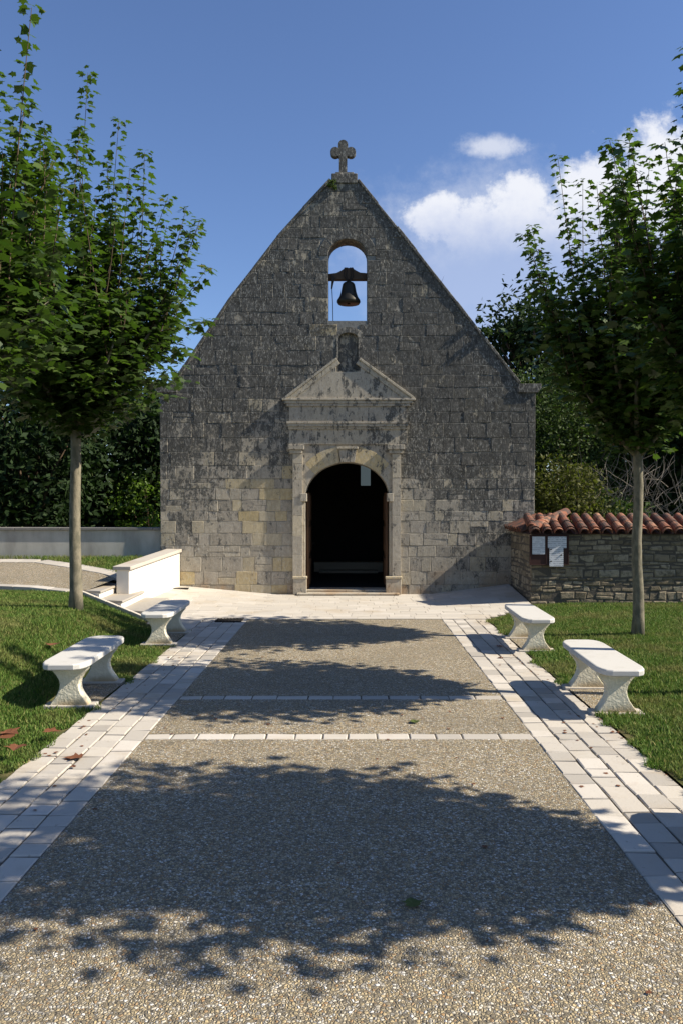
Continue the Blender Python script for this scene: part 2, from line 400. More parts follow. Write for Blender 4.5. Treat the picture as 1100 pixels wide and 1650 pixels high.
def f_grass(t, bs, out):
    tone = t.attr('tone'); n = t.noise(t.pos(), 1.4, 5, .65)
    c = t.ramp(tone, [(0, (.05, .11, .016)), (.5, (.115, .20, .03)), (.78, (.21, .235, .06)), (1, (.36, .30, .13))])
    c = t.mix(t.ss(n, .44, .68, 0, .55), c, (.26, .22, .085))
    t.put(bs.inputs['Base Color'], c)
    tr = t.new('ShaderNodeBsdfTranslucent', {'Color': c}); mx = t.new('ShaderNodeMixShader', {0: .3, 1: bs.outputs[0], 2: tr.outputs[0]})
    t.l.new(mx.outputs[0], out.inputs[0])
M_GRASS = mat('grass_blade', f_grass, .7)
M_DRYLEAF = flat('dry_brown_leaf', (.20, .075, .03), (.10, .04, .02), .7, 0, 60)
M_GREENLEAF = flat('fallen_green_leaf', (.09, .11, .02), (.05, .07, .015), .7, 0, 60)

# ------------------------------------------------------------------ ground, paths, lawns
XL0, XL1, XR0, XR1 = -1.70, -2.43, 1.52, 2.27     # gravel edges and outer edges of the paver borders
YG = 13.28                                       # where the gravel meets the apron
def smooth(t): t = min(max(t, 0), 1); return t*t*(3-2*t)
TA, TB, T = -.969, .1036, .45                     # the upper lawn climbs behind the steps: z = TA + TB*y
def lawn_left(x, y):
    k = min(max((y-11.3)/1.7, 0), 1); w = min(max((-2.8-.55*k-x)/(1.25+.1*k), 0), 1)
    return .45*(smooth(w)*(1-k)+w*k*.93)+max(0, TA+TB*min(y, 16.9)-.45)
def lawn_right(x, y): return .02+.05*smooth((x-2.8)/1.5)
def apron_z(x, y):
    l = min(max((-1.65-x)/2.05, 0), 1); r = min(max((x-1.66)/1.7, 0), 1); q = min(max((y-13.7)/3.1, 0), 1)
    return .01+.19*l*q+.22*r*q

mb = MB(); mb.face([mb.add([(-900,-300,-.06),(900,-300,-.06),(900,1500,-.06),(-900,1500,-.06)])+i for i in range(4)])
tag(mb.build('ground', M_SOIL), kind='structure')

mb = MB()
for y0, y1 in ((-8, 6.545), (6.70, 7.875), (8.02, YG)):
    b = mb.add([(XL0, y0, 0), (XR0, y0, 0), (XR0, y1, 0), (XL0, y1, 0)]); mb.face((b, b+1, b+2, b+3))
tag(mb.build('gravel_path', M_GRAV), kind='structure')

def up(u, v, w): return (u, v, w)
mb = MB()
mb.box(XL1+.03, XL0-.001, -8, YG, -.05, -.006, mi=1); mb.box(XR0+.001, XR1-.03, -8, YG, -.05, -.006, mi=1)
for x0, x1 in ((XL1, XL0), (XR0, XR1)):
    wrow = (x1-x0)/4
    for r in range(4):
        y = -2+random.uniform(0, .15)
        while y < YG-.05:
            L = random.choice((.17, .2, .2, .24, .28)); y1 = min(y+L, YG)
            a, b2 = x0+r*wrow, x0+(r+1)*wrow
            block(mb, [(a, y), (b2, y), (b2, y1), (a, y1)], up, -.02, .004+random.uniform(-.004, .004), .006, .008, .003, .004)
            y = y1
for y0, y1 in ((6.545, 6.70), (7.875, 8.02)):
    mb.box(XL0, XR0, y0, y1, -.05, -.006, mi=1)
    x = XL0
    while x < XR0-.02:
        x1 = min(x+random.uniform(.2, .32), XR0)
        if XR0-x1 < .1: x1 = XR0
        block(mb, [(x, y0), (x1, y0), (x1, y1), (x, y1)], up, -.02, .003, .006, .008, .002, .004); x = x1
tag(mb.build('path_border', [M_PAV, M_BED]), kind='structure')

# apron of paving in front of the chapel, its two wings rising to the corners
mb = MB()
def ap(u, v, w): return (u, v, apron_z(u, v)+w)
nx, ny = 40, 16
def apl(y): return -3.72+(.32 if y < 13.9 else .0)-max(0, (14.2-y))*.0
for i in range(nx):
    for j in range(ny):
        x0 = -4.0+7.36*i/nx; x1 = -4.0+7.36*(i+1)/nx; y0 = 12.1+4.8*j/ny; y1 = 12.1+4.8*(j+1)/ny
        if y1 < 13.3 and not x1 < -2.42: continue
        b = mb.add([ap(x0, y0, -.012), ap(x1, y0, -.012), ap(x1, y1, -.012), ap(x0, y1, -.012)]); mb.face((b, b+1, b+2, b+3), .5, 1)
y = 12.12
while y < 16.84:
    y1 = min(y+random.choice((.2, .24, .28)), 16.85); x = -3.9+random.uniform(0, .3)
    xr = 2.3+min(1, max(0, (y-13.2)/1.5))*1.05
    xl = -2.72-min(1, max(0, (y-12.1)/.7))*.55-(.6 if y > 13.1 else 0)
    if y1 < YG+.02: xr = XL1-.006
    elif y < YG: y1 = YG+.004; xr = XL1-.006
    x = xl
    while x < xr-.03:
        x1 = min(x+random.uniform(.28, .5), xr)
        block(mb, [(x, y), (x1, y), (x1, y1), (x, y1)], ap, -.03, random.uniform(-.0015, .0015), .0022, .003, .001, .001, .35+.6*random.random()); x = x1
    y = y1
tag(mb.build('paved_forecourt', [M_PAV, M_BED]), kind='structure')

def sheet(name, pts_fn, xs, ys, m, skip=None):
    mb = MB(); idx = {}
    for i, x in enumerate(xs):
        for j, y in enumerate(ys): idx[i, j] = mb.add([(x, y, pts_fn(x, y))])
    for i in range(len(xs)-1):
        for j in range(len(ys)-1):
            if skip and skip((xs[i]+xs[i+1])/2, (ys[j]+ys[j+1])/2): continue
            mb.face((idx[i, j], idx[i+1, j], idx[i+1, j+1], idx[i, j+1]))
    return tag(mb.build(name, m, smooth=True), kind='structure')
xs = list(np.linspace(-16, -5, 8))+list(np.linspace(-4.8, XL1-.01, 22))
left_skip = lambda x, y: (x > -4.62 and y > 13.2-(x+3.3)*.45 and y < 17) or (x > -3.25+max(0, 12.9-y)*.6 and y > 12.1)
sheet('left_lawn', lambda x, y: lawn_left(x, y)-.012, xs, list(np.linspace(-6, 14, 70))+list(np.linspace(14.2, 40, 16)), M_SOIL, left_skip)
sheet('right_lawn', lambda x, y: lawn_right(x, y)-.012, list(np.linspace(XR1+.01, 6, 18))+[8, 12, 20, 40], list(np.linspace(-6, 15, 60))+[20, 40], M_SOIL,
      lambda x, y: x < 3.3 and y > 13.2+(x-2.3)*1.4)

# upper gravel path, climbing away from the steps, with its pale edging, reached by the steps
def GT(px, py):
    y = F*(H-TA)/((py-CY)+F*TB); return ((px-CX)*y/F, y, TA+TB*y)
upper = [GT(-700, 942), GT(0, 942), GT(60, 944), GT(116, 950), GT(140, 952), GT(185, 934), GT(165, 925), GT(110, 915), GT(55, 907), GT(0, 906.5), GT(-700, 906)]
mb = MB(); mb.face([mb.add([(x, y, z+.006)]) for x, y, z in upper]); tag(mb.build('upper_gravel_path', M_GRAV), kind='structure')
mb = MB()
def strip(pts, w):
    for a, b in zip(pts, pts[1:]):
        a, b = Vector(a), Vector(b); L = (b-a).length; n = max(1, int(L/.3)); d = (b-a)/n; q = Vector((-d.y, d.x, 0)).normalized()*w
        for i in range(n):
            p0 = a+d*i; p1 = a+d*(i+1)
            pl = [(p0.x, p0.y), (p1.x, p1.y), (p1.x+q.x, p1.y+q.y), (p0.x+q.x, p0.y+q.y)]
            ar = sum(pl[k][0]*pl[(k+1) % 4][1]-pl[(k+1) % 4][0]*pl[k][1] for k in range(4))
            block(mb, pl if ar > 0 else pl[::-1], lambda u, v, w: (u, v, TA+TB*v+w), -.05, .016, .004, .005, .001, 0)
strip([GT(-200, 941.5), GT(0, 942), GT(60, 944.5), GT(118, 951)], -.17)
strip([GT(-200, 906), GT(0, 906.5), GT(55, 907), GT(110, 915), GT(165, 925), GT(190, 932)], .34)
tag(mb.build('upper_path_border', M_PAV), kind='structure')

# steps
st = thing('stone_steps', 'three pale stone steps climbing left beside the white low wall', 'steps', (-3.9, 14, 0))
def at_parent(o, par): o.location = -Vector(par.location)
for k, (xr, z1) in enumerate(((-3.42, .15), (-3.84, .30), (-4.26, .445))):
    mb = MB(); xl = -4.75
    ynear = lambda x: 13.12-(x+3.3)*.42
    poly = [(xl, ynear(xl)), (xr, ynear(xr)), (xr-.02, 15.0-.15*k), (xl, 15.3)]
    z0 = (-.05, .155, .305)[k]
    mb.prism(poly, lambda u, v: (u, v, z0), lambda u, v: (u, v, z1-.035))
    o = mb.build('riser', M_WHITE, st, bevel=.006); at_parent(o, st)
    mb = MB(); poly2 = [(xl, ynear(xl)-.03), (xr+.03, ynear(xr)-.03), (xr+.01, 15.0-.15*k), (xl, 15.3)]
    mb.prism(poly2, lambda u, v: (u, v, z1-.034), lambda u, v: (u, v, z1+.003), 0.0)
    o = mb.build('tread', M_PAV, st, bevel=.008); at_parent(o, st)
mb = MB()          # sloping edging between the steps and the lawn
for k in range(7):
    a, b = k/7, (k+1)/7
    x0, x1 = -4.75+1.55*a, -4.75+1.55*b; y0, y1 = 13.12-(x0+3.3)*.42, 13.12-(x1+3.3)*.42; za, zb = .47*(1-a)+.03, .47*(1-b)+.03
    i = mb.add([(x0, y0-.13, za-.3), (x1-.006, y1-.13, zb-.3), (x1-.006, y1-.032, zb-.3), (x0, y0-.032, za-.3), (x0, y0-.13, za), (x1-.006, y1-.13, zb), (x1-.006, y1-.032, zb), (x0, y0-.032, za)])
    for q in ((0,3,2,1),(4,5,6,7),(0,1,5,4),(1,2,6,5),(2,3,7,6),(3,0,4,7)): mb.face([i+j for j in q], .6)
o = mb.build('edging', M_PAV, st, bevel=.006); at_parent(o, st)

# low white wall beside the steps
lw = thing('low_white_wall', 'low white wall with a flat pale coping running from the steps to the chapel', 'wall', (-3.9, 15.6, 0))
p0, p1 = Vector((-4.10, 14.35, 0)), Vector((-3.72, 16.84, 0)); d = (p1-p0).normalized(); nrm = Vector((d.y, -d.x, 0))
mb = MB()
def wallpiece(mb, a, b, half, z0a, z1a, z0b, z1b):
    i = mb.add([a-nrm*half+Vector((0,0,z0a)), a+nrm*half+Vector((0,0,z0a)), b+nrm*half+Vector((0,0,z0b)), b-nrm*half+Vector((0,0,z0b)),
                a-nrm*half+Vector((0,0,z1a)), a+nrm*half+Vector((0,0,z1a)), b+nrm*half+Vector((0,0,z1b)), b-nrm*half+Vector((0,0,z1b))])
    for q in ((0,3,2,1),(4,5,6,7),(0,1,5,4),(1,2,6,5),(2,3,7,6),(3,0,4,7)): mb.face([i+j for j in q])
wallpiece(mb, p0, p1, .12, -.05, .735, -.05, .905); o = mb.build('wall_body', M_WHITE, lw, bevel=.006); at_parent(o, lw)
mb = MB(); wallpiece(mb, p0-d*.05, p1, .17, .736, .80, .906, .972); o = mb.build('coping', M_PAV, lw, bevel=.008); at_parent(o, lw)

# rendered garden wall behind the upper lawn
gw = thing('garden_wall', 'long grey rendered garden wall with a dark coping left of the chapel', 'wall', (-9, 17, .7))
mb = MB(); mb.box(-14, -4.03, 16.95, 17.2, .3, 1.36); o = mb.build('wall_body', M_REND, gw); at_parent(o, gw)
mb = MB(); x = -14
while x < -4.1:
    x1 = min(x+.98, -4.02); mb.box(x, x1-.006, 16.91, 17.25, 1.362, 1.42, random.random()); x = x1
o = mb.build('coping', M_CAP, gw, bevel=.008); at_parent(o, gw)

# ------------------------------------------------------------------ chapel
ch = thing('stone_chapel', 'weathered grey stone chapel with a pointed gable, open arched doorway and bell opening', 'chapel', (0, DF, 0))
def fm(u, v, w): return (u, DF-w, v)
def P(o): at_parent(o, ch); return o
def ell(cx, zc, a, b, t0, t1, n): return [(cx+a*math.cos(R(t0+(t1-t0)*i/n)), zc+b*math.sin(R(t0+(t1-t0)*i/n))) for i in range(n+1)]
DX0, DX1, DZS, DZT = fx(492), fx(626.5), fz(801), fz(745)       # door jambs, springing, crown
DCX = (DX0+DX1)/2; DA = (DX1-DX0)/2; DB = DZT-DZS
BX0, BX1, BZ0, BZS, BZT = fx(528.5), fx(591), fz(517), fz(412), fz(385)
NX0, NX1, NZ0, NZS = fx(545), fx(577), fz(598), fz(545)
gable = [(fx(260), -.05), (fx(858.5), -.05), (fx(862), fz(632)), (fx(862), fz(620)), (fx(836), fz(620)), (fx(700), fz(445)), (fx(576), fz(290)), (fx(533), fz(290)), (fx(447), fz(384)), (fx(370), fz(484)), (fx(300), fz(590)), (fx(258), fz(640))]
hull = [(fx(260), -.05), (fx(858.5), -.05), (fx(862), fz(653)), (fx(836), fz(620)), (fx(700), fz(445)), (fx(576), fz(290)), (fx(533), fz(290)), (fx(447), fz(384)), (fx(370), fz(484)), (fx(258), fz(650))]
door_loop = [(DX1, -.05)]+ell(DCX, DZS, DA, DB, 0, 180, 24)+[(DX0, -.05)]
outer = [gable[0]]+door_loop[::-1]+gable[1:]
bell_loop = [(BX1, BZ0)]+ell((BX0+BX1)/2, BZS, (BX1-BX0)/2, BZT-BZS, 0, 180, 16)+[(BX0, BZ0)]
niche_loop = [(NX1, NZ0)]+ell((NX0+NX1)/2, NZS, (NX1-NX0)/2, fz(536)-NZS, 0, 180, 10)+[(NX0, NZ0)]
TH = .45
bm = fill_poly([outer, bell_loop, niche_loop], 'facade')
me = bpy.data.meshes.new('facade_core')
for v in bm.verts: v.co = Vector(fm(v.co.x, v.co.y, 0))
r = bmesh.ops.extrude_face_region(bm, geom=bm.faces[:])
for g in r['geom']:
    if isinstance(g, bmesh.types.BMVert): g.co.y += TH
bmesh.ops.recalc_face_normals(bm, faces=bm.faces)
core = MB(); bm.verts.index_update()
core.add([v.co for v in bm.verts])
for f in bm.faces: core.face([v.index for v in f.verts], .5, 1 if abs(f.normal.y) > .5 and f.normal.y < 0 else 0)
bm.free()
# individual stones of the facing
courses = []; z = 0.0
while z < fz(285):
    hgt = random.choice((.21, .24, .26, .28, .31)); courses.append((z, min(z+hgt, fz(285)))); z += hgt
for ci, (z0, z1) in enumerate(courses):
    segs = [(fx(250), fx(875))]
    def cut(a, b):
        global segs
        out = []
        for s0, s1 in segs:
            if b <= s0 or a >= s1: out.append((s0, s1)); continue
            if a-s0 > .05: out.append((s0, a))
            if s1-b > .05: out.append((b, s1))
        segs = out
    if z0 < fz(716): cut(fx(480), fx(638))
    elif z0 < fz(650): cut(fx(470), fx(650))
    if z1 > BZ0-.02 and z0 < BZT:
        ov = .0 if z1 < BZS else .17
        cut(BX0-ov, BX1+ov)
    if z1 > NZ0-.02 and z0 < fz(528): cut(NX0-.03, NX1+.03)
    for s0, s1 in segs:
        u = s0
        first = random.uniform(.2, .5)
        while u < s1-.01:
            L = first if u == s0 else random.choice((.2, .25, .3, .34, .38, .44, .52)); u1 = u+L
            if s1-u1 < .16: u1 = s1
            zb, zt = z0, z1
            poly = clip_convex([(u, zb), (u1, zb), (u1, zt), (u, zt)], hull)
            if len(poly) >= 3:
                xm, zm = (u+u1)/2, (z0+z1)/2
                tone = random.random()**1.6*.85
                if abs(xm-fx(450)) < .9 and zm < 2.6 and random.random() < .35: tone = random.uniform(.85, 1.0)
                if random.random() < .03: tone = random.uniform(.8, 1)
                if len(poly) == 4 and u1-u > .3 and abs(max(q[0] for q in poly)-min(q[0] for q in poly)-(u1-u)) < 1e-6 and sum(abs(q[0]-u) < 1e-6 for q in poly) == 2 and sum(abs(q[0]-u1) < 1e-6 for q in poly) == 2 and random.random() < .10:      # a pair of thin stones in place of one
                    zs = z0+(z1-z0)*random.uniform(.4, .6)
                    for pa, pb in ((zb, zs), (zs, zt)): block(core, [(u, pa), (u1, pa), (u1, pb), (u, pb)], fm, -.02, .010+random.uniform(-.003, .004), .0036, .007, .004, .007, random.random()*.8)
                    u = u1; continue
                block(core, poly, fm, -.02, .010+random.uniform(-.003, .004), .0036, .007, .004, .007, tone)
            u = u1
block(core, [(fx(862), fz(653)), (fx(862), fz(634)), (fx(847), fz(634))], fm, -.02, .016, .003, .008, .003, 0, .4)
# ring of voussoirs over the bell opening
bcx, ba, bb = (BX0+BX1)/2, (BX1-BX0)/2, BZT-BZS
for k in range(9):
    a0, a1 = 180*k/9, 180*(k+1)/9
    poly = ell(bcx, BZS, ba, bb, a0, a1, 3)+ell(bcx, BZS, ba+.2, bb+.22, a1, a0, 3)
    block(core, poly[::-1] if False else poly, fm, -.02, .018, .003, .006, .003, 0, random.uniform(.1, .5))
P(core.build('facade', [M_FAC, M_MORT], ch))

# kneelers and coping of the gable
def kneeler(s):
    mb = MB(); prof = [(0, 0), (.05, .0), (.13, .10), (.13, .19), (-.36, .19), (-.36, 0)]
    x0 = fx(861) if s > 0 else fx(259)
    poly = [(x0+s*a, fz(633)+b) for a, b in prof]
    if s < 0: poly = poly[::-1]
    mb.prism(poly, lambda u, v: fm(u, v, .05), lambda u, v: fm(u, v, -TH-.02), .4); P(mb.build('kneeler', M_FAC, ch, bevel=.01))
kneeler(1); kneeler(-1)
for pts in ([(836, 617), (700, 444), (577, 290)], [(262, 644), (300, 589), (370, 483), (447, 383), (532, 290)]):
    mb = MB()
    for (ax, ay), (bx, by) in zip(pts, pts[1:]):
        a = Vector((fx(ax), fz(ay))); b = Vector((fx(bx), fz(by))); n = max(1, int((b-a).length/.6)); q = (b-a)/n
        nn = Vector((-q.y, q.x)).normalized(); nn = nn if nn.y > 0 else -nn
        for i in range(n):
            c0 = a+q*i; c1 = a+q*(i+1)+q*.01; tk = .035+random.uniform(-.015, .02)
            poly = [c0-nn*.03, c1-nn*.03, c1+nn*(tk+random.uniform(-.01, .01)), c0+nn*tk]
            mb.prism([tuple(p) for p in poly], lambda u, v: fm(u, v, .03+tk*.1), lambda u, v: fm(u, v, -TH-.03), random.uniform(0, .4))
    P(mb.build('gable_coping', M_FAC, ch, bevel=.012))

# pedestal and cross on the apex
mb = MB(); mb.box(fx(534), fx(575.5), DF-.04, DF+TH-.05, fz(296), fz(280), .3); mb.box(fx(540), fx(570), DF+.02, DF+TH-.1, fz(281), fz(276), .7)
P(mb.build('pedestal', M_FAC, ch, bevel=.02))
mb = MB(); cz, cxx = fz(241), fx(552.5)
yc0, yc1 = DF+.10, DF+.24
def slab(poly): mb.prism(poly, lambda u, v: (u, yc0, v), lambda u, v: (u, yc1, v), .3)
w = .085
out = [(cxx-w, fz(276))]
def lobe(ccx, ccz, a0, a1, r, n=10): return [(ccx+r*math.cos(R(a0+(a1-a0)*i/n)), ccz+r*math.sin(R(a0+(a1-a0)*i/n))) for i in range(n+1)]
poly = [(cxx-w, fz(277)), (cxx+w, fz(277)), (cxx+w, cz-.10)]
poly += lobe(cxx+.165, cz, -125, 125, .105)
poly += [(cxx+.09, cz+.10)]
poly += lobe(cxx, fz(229.5), -30, 210, .105)
poly += [(cxx-.09, cz+.10)]
poly += lobe(cxx-.165, cz, 55, 305, .105)
poly += [(cxx-w, cz-.10)]
slab(poly)
P(mb.build('stone_cross', M_FAC, ch, bevel=.018))

# portal: jambs, voussoirs, pilasters, keystone, entablature, broken pediment
por = MB()
fill = [(fx(486), 0), (DX0, 0)]+ell(DCX, DZS, DA, DB, 180, 0, 24)+[(DX1, 0), (fx(633), 0), (fx(633), fz(717)), (fx(486), fz(717))]
bm = fill_poly([fill], 'portal')
r0 = [v.co.copy() for v in bm.verts]; bm.verts.index_update(); fs = [[v.index for v in f.verts] for f in bm.faces]; bm.free()
b0 = por.add([fm(v.x, v.y, .022) for v in r0]); 
for f in fs: por.face([b0+i for i in f], .3)
nb = len(fill); bb0 = por.add([fm(u, v, .022) for u, v in fill]); bb1 = por.add([fm(u, v, -.01) for u, v in fill])
for i in range(nb): por.face((bb0+i, bb0+(i+1) % nb, bb1+(i+1) % nb, bb1+i), .3)
nv = 9
for k in range(nv):
    a0, a1 = 180*k/nv, 180*(k+1)/nv
    if k == nv//2: continue
    poly = ell(DCX, DZS, DA, DB, a0, a1, 4)+ell(DCX, DZS, DA+.27, DB+.36, a1, a0, 4)
    poly = [(min(max(u, fx(488)), fx(631)), min(v, fz(719))) for u, v in poly]
    block(por, poly, fm, .0, .034, .002, .004, .002, 0, {2: .98, 3: .96, 5: .9, 6: .97}.get(k, .5))
for x0, x1 in ((fx(487.5), DX0), (DX1, fx(632))):
    zz = 0.02
    while zz < DZS-.05:
        z2 = min(zz+.36, DZS-.02); block(por, [(x0, zz), (x1, zz), (x1, z2), (x0, z2)], fm, 0, .034, .002, .005, .002, 0, random.uniform(.3, .7)); zz = z2
P(por.build('door_surround', M_PORT, ch))
for s, (xa, xb, ca, cb, pa, pb) in enumerate(((472, 488, 464.5, 490.5, 473, 494.5), (631, 645, 623, 651, 621, 645.5))):
    mb = MB(); zz = fz(929)
    while zz < fz(732):
        z2 = min(zz+random.uniform(.34, .5), fz(731.5)); block(mb, [(fx(xa), zz), (fx(xb), zz), (fx(xb), z2), (fx(xa), z2)], fm, 0, .085, .0015, .004, .002, 0, random.uniform(.25, .8)); zz = z2
    pil = P(mb.build('pilaster', M_PORT, ch))
    mb = MB(); mb.box(fx(ca+3), fx(cb-3), DF-.105, DF, fz(731), fz(725), .5); mb.box(fx(ca), fx(cb), DF-.14, DF, fz(724.9), fz(717), .2)
    o = mb.build('capital', M_PORT, pil, bevel=.008)
    mb = MB(); mb.box(fx(pa), fx(pb), DF-.125, DF, .02, fz(932), .45); mb.box(fx(pa)-.012, fx(pb)+.012, DF-.14, DF, fz(931.9), fz(928), .9)
    o = mb.build('plinth', M_PORT, pil, bevel=.01)
mb = MB(); kp = [(fx(549), fz(745)), (fx(571), fz(745)), (fx(574), fz(724)), (fx(546), fz(724))]
mb.prism(kp, lambda u, v: fm(u, v, .0), lambda u, v: fm(u, v, .10), .2); mb.box(fx(543), fx(576.5), DF-.13, DF, fz(724), fz(720.5), .75)
P(mb.build('keystone', M_PORT, ch, bevel=.008))
for xa, xb in ((484.5, 495), (623, 633)):
    mb = MB(); mb.box(fx(xa), fx(xb), DF-.10, DF+.2, fz(808), fz(795), .4); P(mb.build('impost', M_PORT, ch, bevel=.008))
mb = MB()
for u in range(5):
    a, b = 466+(655-466)*u/5, 466+(655-466)*(u+1)/5
    block(mb, [(fx(a), fz(716.5)), (fx(b), fz(716.5)), (fx(b), fz(692)), (fx(a), fz(692))], fm, -.01, .05, .001, .003, .002, 0, random.uniform(.3, .7))
    block(mb, [(fx(a), fz(679.5)), (fx(b), fz(679.5)), (fx(b), fz(655)), (fx(a), fz(655))], fm, -.01, .055, .001, .003, .002, 0, random.uniform(.2, .6))
P(mb.build('frieze', M_PORT, ch))
def cornice(name, steps, tone):
    mb = MB()
    for (xa, xb, ya, yb, dep) in steps: mb.box(fx(xa), fx(xb), DF-dep, DF, fz(ya), fz(yb)-.0015, tone+random.uniform(-.1, .1))
    P(mb.build(name, M_PORT, ch, bevel=.006))
cornice('lower_cornice', ((465, 656, 692, 688, .075), (464, 657, 687.9, 683.5, .10), (462, 658.5, 683.4, 680, .115)), .5)
cornice('upper_cornice', ((461, 660, 655, 651, .085), (458, 664, 650.9, 646, .10), (455, 668, 645.9, 642.5, .125)), .5)
mb = MB()
tym = [(fx(462), fz(642.4)), (fx(662), fz(642.4)), (fx(580), fz(584)), (fx(580), fz(600)), (fx(542), fz(600)), (fx(542), fz(584))]
mb.prism([tym[0], tym[1], tym[2], tym[3], tym[4], tym[5]], lambda u, v: fm(u, v, -.01), lambda u, v: fm(u, v, .06), .5)
for pts in (((457, 641.5), (541, 577.5)), ((667, 641), (580, 577.5))):
    a = Vector((fx(pts[0][0]), fz(pts[0][1]))); b = Vector((fx(pts[1][0]), fz(pts[1][1]))); q = (b-a).normalized(); nn = Vector((-q.y, q.x)); nn = nn if nn.y > 0 else -nn
    for t0, t1, dep in ((-.15, -.05, .078), (-.049, .0, .105)):
        poly = [tuple(p) for p in (a+nn*t0, b+nn*t0, b+nn*t1, a+nn*t1)]
        mb.prism(poly, lambda u, v: fm(u, v, .0), lambda u, v: fm(u, v, dep), .7)
P(mb.build('pediment', M_PORT, ch, bevel=.005))
mb = MB()      # niche: back, sill, frame
mb.box(NX0-.05, NX1+.05, DF+.09, DF+.15, NZ0-.05, fz(525), .75)
mb.box(NX0-.04, NX1+.04, DF-.05, DF+.09, NZ0-.05, NZ0, .8)
for a, b in ((NX0-.035, NX0), (NX1, NX1+.035)): mb.box(a, b, DF-.018, DF, NZ0+.002, NZS, .55)
for k in range(6):
    a0, a1 = 30*k, 30*(k+1); ncx, na, nb_ = (NX0+NX1)/2, (NX1-NX0)/2, fz(536)-NZS
    block(mb, ell(ncx, NZS, na, nb_, a0, a1, 2)+ell(ncx, NZS, na+.12, nb_+.12, a1, a0, 2), fm, -.01, .012, .0008, .003, .001, 0, .5)
P(mb.build('niche', M_FAC, ch))
mb = MB(); mb.box(DX0-.16, DX1+.2, DF-.30, DF+.3, .02, .055, .3); mb.box(DX0+.02, DX1-.02, DF+.0, DF+.5, .056, .10, .5)
P(mb.build('doorstep', M_PORT, ch, bevel=.01))
# nave behind the front
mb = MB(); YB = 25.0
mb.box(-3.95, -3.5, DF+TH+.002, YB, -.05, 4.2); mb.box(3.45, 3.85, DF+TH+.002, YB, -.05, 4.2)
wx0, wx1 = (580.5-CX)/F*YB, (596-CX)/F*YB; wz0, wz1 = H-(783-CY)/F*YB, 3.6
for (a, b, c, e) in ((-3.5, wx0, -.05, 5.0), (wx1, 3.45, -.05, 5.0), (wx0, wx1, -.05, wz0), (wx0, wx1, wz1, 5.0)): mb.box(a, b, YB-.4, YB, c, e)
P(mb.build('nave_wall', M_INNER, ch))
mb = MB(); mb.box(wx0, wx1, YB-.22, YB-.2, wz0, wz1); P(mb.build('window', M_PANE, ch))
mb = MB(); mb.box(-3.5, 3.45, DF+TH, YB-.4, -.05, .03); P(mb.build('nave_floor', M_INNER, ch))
mb = MB(); e = .12
ridge = (-.05, 5.55); eL = (-4.15, 4.2); eR = (4.05, 4.2)
mb.prism([eL, eR, ridge], lambda u, v: (u, DF+TH+.004, v), lambda u, v: (u, YB+.2, v), .4); P(mb.build('roof', M_TILE, ch))
mb = MB(); mb.box(-1.0, .9, 22.0, 22.5, .03, .30); mb.box(-.85, .75, 21.6, 22.0, .03, .10); P(mb.build('altar_step', M_ALTAR, ch, bevel=.01))
for s, xh in ((-1, DX0+.02), (1, DX1-.02)):
    d_ = MB(); n = 5
    x1 = xh-s*.05
    y0, y1 = DF+.14, DF+.98
    d_.box(min(xh, x1), max(xh, x1), y0, y1, .11, DZS+.1)
    for k in range(3): d_.box(min(x1, x1-s*.02), max(x1, x1-s*.02), y0+.06, y1-.06, .2+k*.68, .75+k*.68)
    dr = P(d_.build('door', M_DOOR, ch, bevel=.006))
    hb = MB(); hb.tube([(x1-s*.03, y1-.08, 1.05), (x1-s*.08, y1-.08, 1.05), (x1-s*.08, y1-.2, 1.05)], .012, 6)
    hb.build('handle', M_IRON, dr)

# bell
be = thing('church_bell', 'small dark bronze bell hung from a wooden yoke in the gable opening', 'bell', ((BX0+BX1)/2, DF+.22, fz(490)))
bx, by = fx(561.5), DF+.22
def PB(o): at_parent(o, be); return o
kz = F/(DF+.22)
def bz(py): return H-(py-CY)/kz
prof = [(.0, bz(489)), (.225, bz(490)), (.25, bz(487)), (.245, bz(484)), (.20, bz(479)), (.165, bz(471)), (.145, bz(463)), (.13, bz(458)), (.10, bz(455.5)), (.035, bz(454)), (.035, bz(449))]
mb = MB(); mb.lathe([(max(r_, .002), z_) for r_, z_ in prof], bx, by, 28); PB(mb.build('bell_body', M_BRONZE, be, smooth=True))
mb = MB(); mb.tube([(bx, by, bz(486)), (bx, by, bz(490.5))], [.02, .035], 8); PB(mb.build('clapper', M_IRON, be))
mb = MB()
yk = [(BX0-.03, bz(452)), (BX1+.03, bz(452)), (BX1+.03, bz(441.5)), (fx(580), bz(440.5)), (fx(574), bz(437.5)), (fx(567), bz(433)), (fx(556), bz(433)), (fx(549), bz(437.5)), (fx(542), bz(441)), (BX0-.03, bz(443))]
mb.prism(yk, lambda u, v: (u, by-.07, v), lambda u, v: (u, by+.07, v)); PB(mb.build('yoke', M_OLDWOOD, be, bevel=.01))
mb = MB()
for q in (-.10, -.045, .045, .10): mb.tube([(bx+q*.35, by-.085, bz(456)), (bx+q, by-.085, bz(446)), (bx+q*.9, by-.08, bz(433.5)), (bx+q*.6, by, bz(431.5))], .011, 6)
PB(mb.build('strap', M_IRON, be))
mb = MB(); lx = fx(535.5); mb.prism([(lx-.03, bz(444)), (lx+.055, bz(450)), (lx+.02, bz(460)), (lx+.0, bz(467)), (lx-.03, bz(467)), (lx-.02, bz(455))], lambda u, v: (u, by-.11, v), lambda u, v: (u, by-.075, v)); PB(mb.build('lever', M_IRON, be))
mb = MB(); mb.tube([(lx-.012, by-.09, bz(466)), (lx+.005, by-.09, bz(490)), (lx+.012, by-.09, bz(520))], .008, 6); PB(mb.build('rope', M_IRON, be))

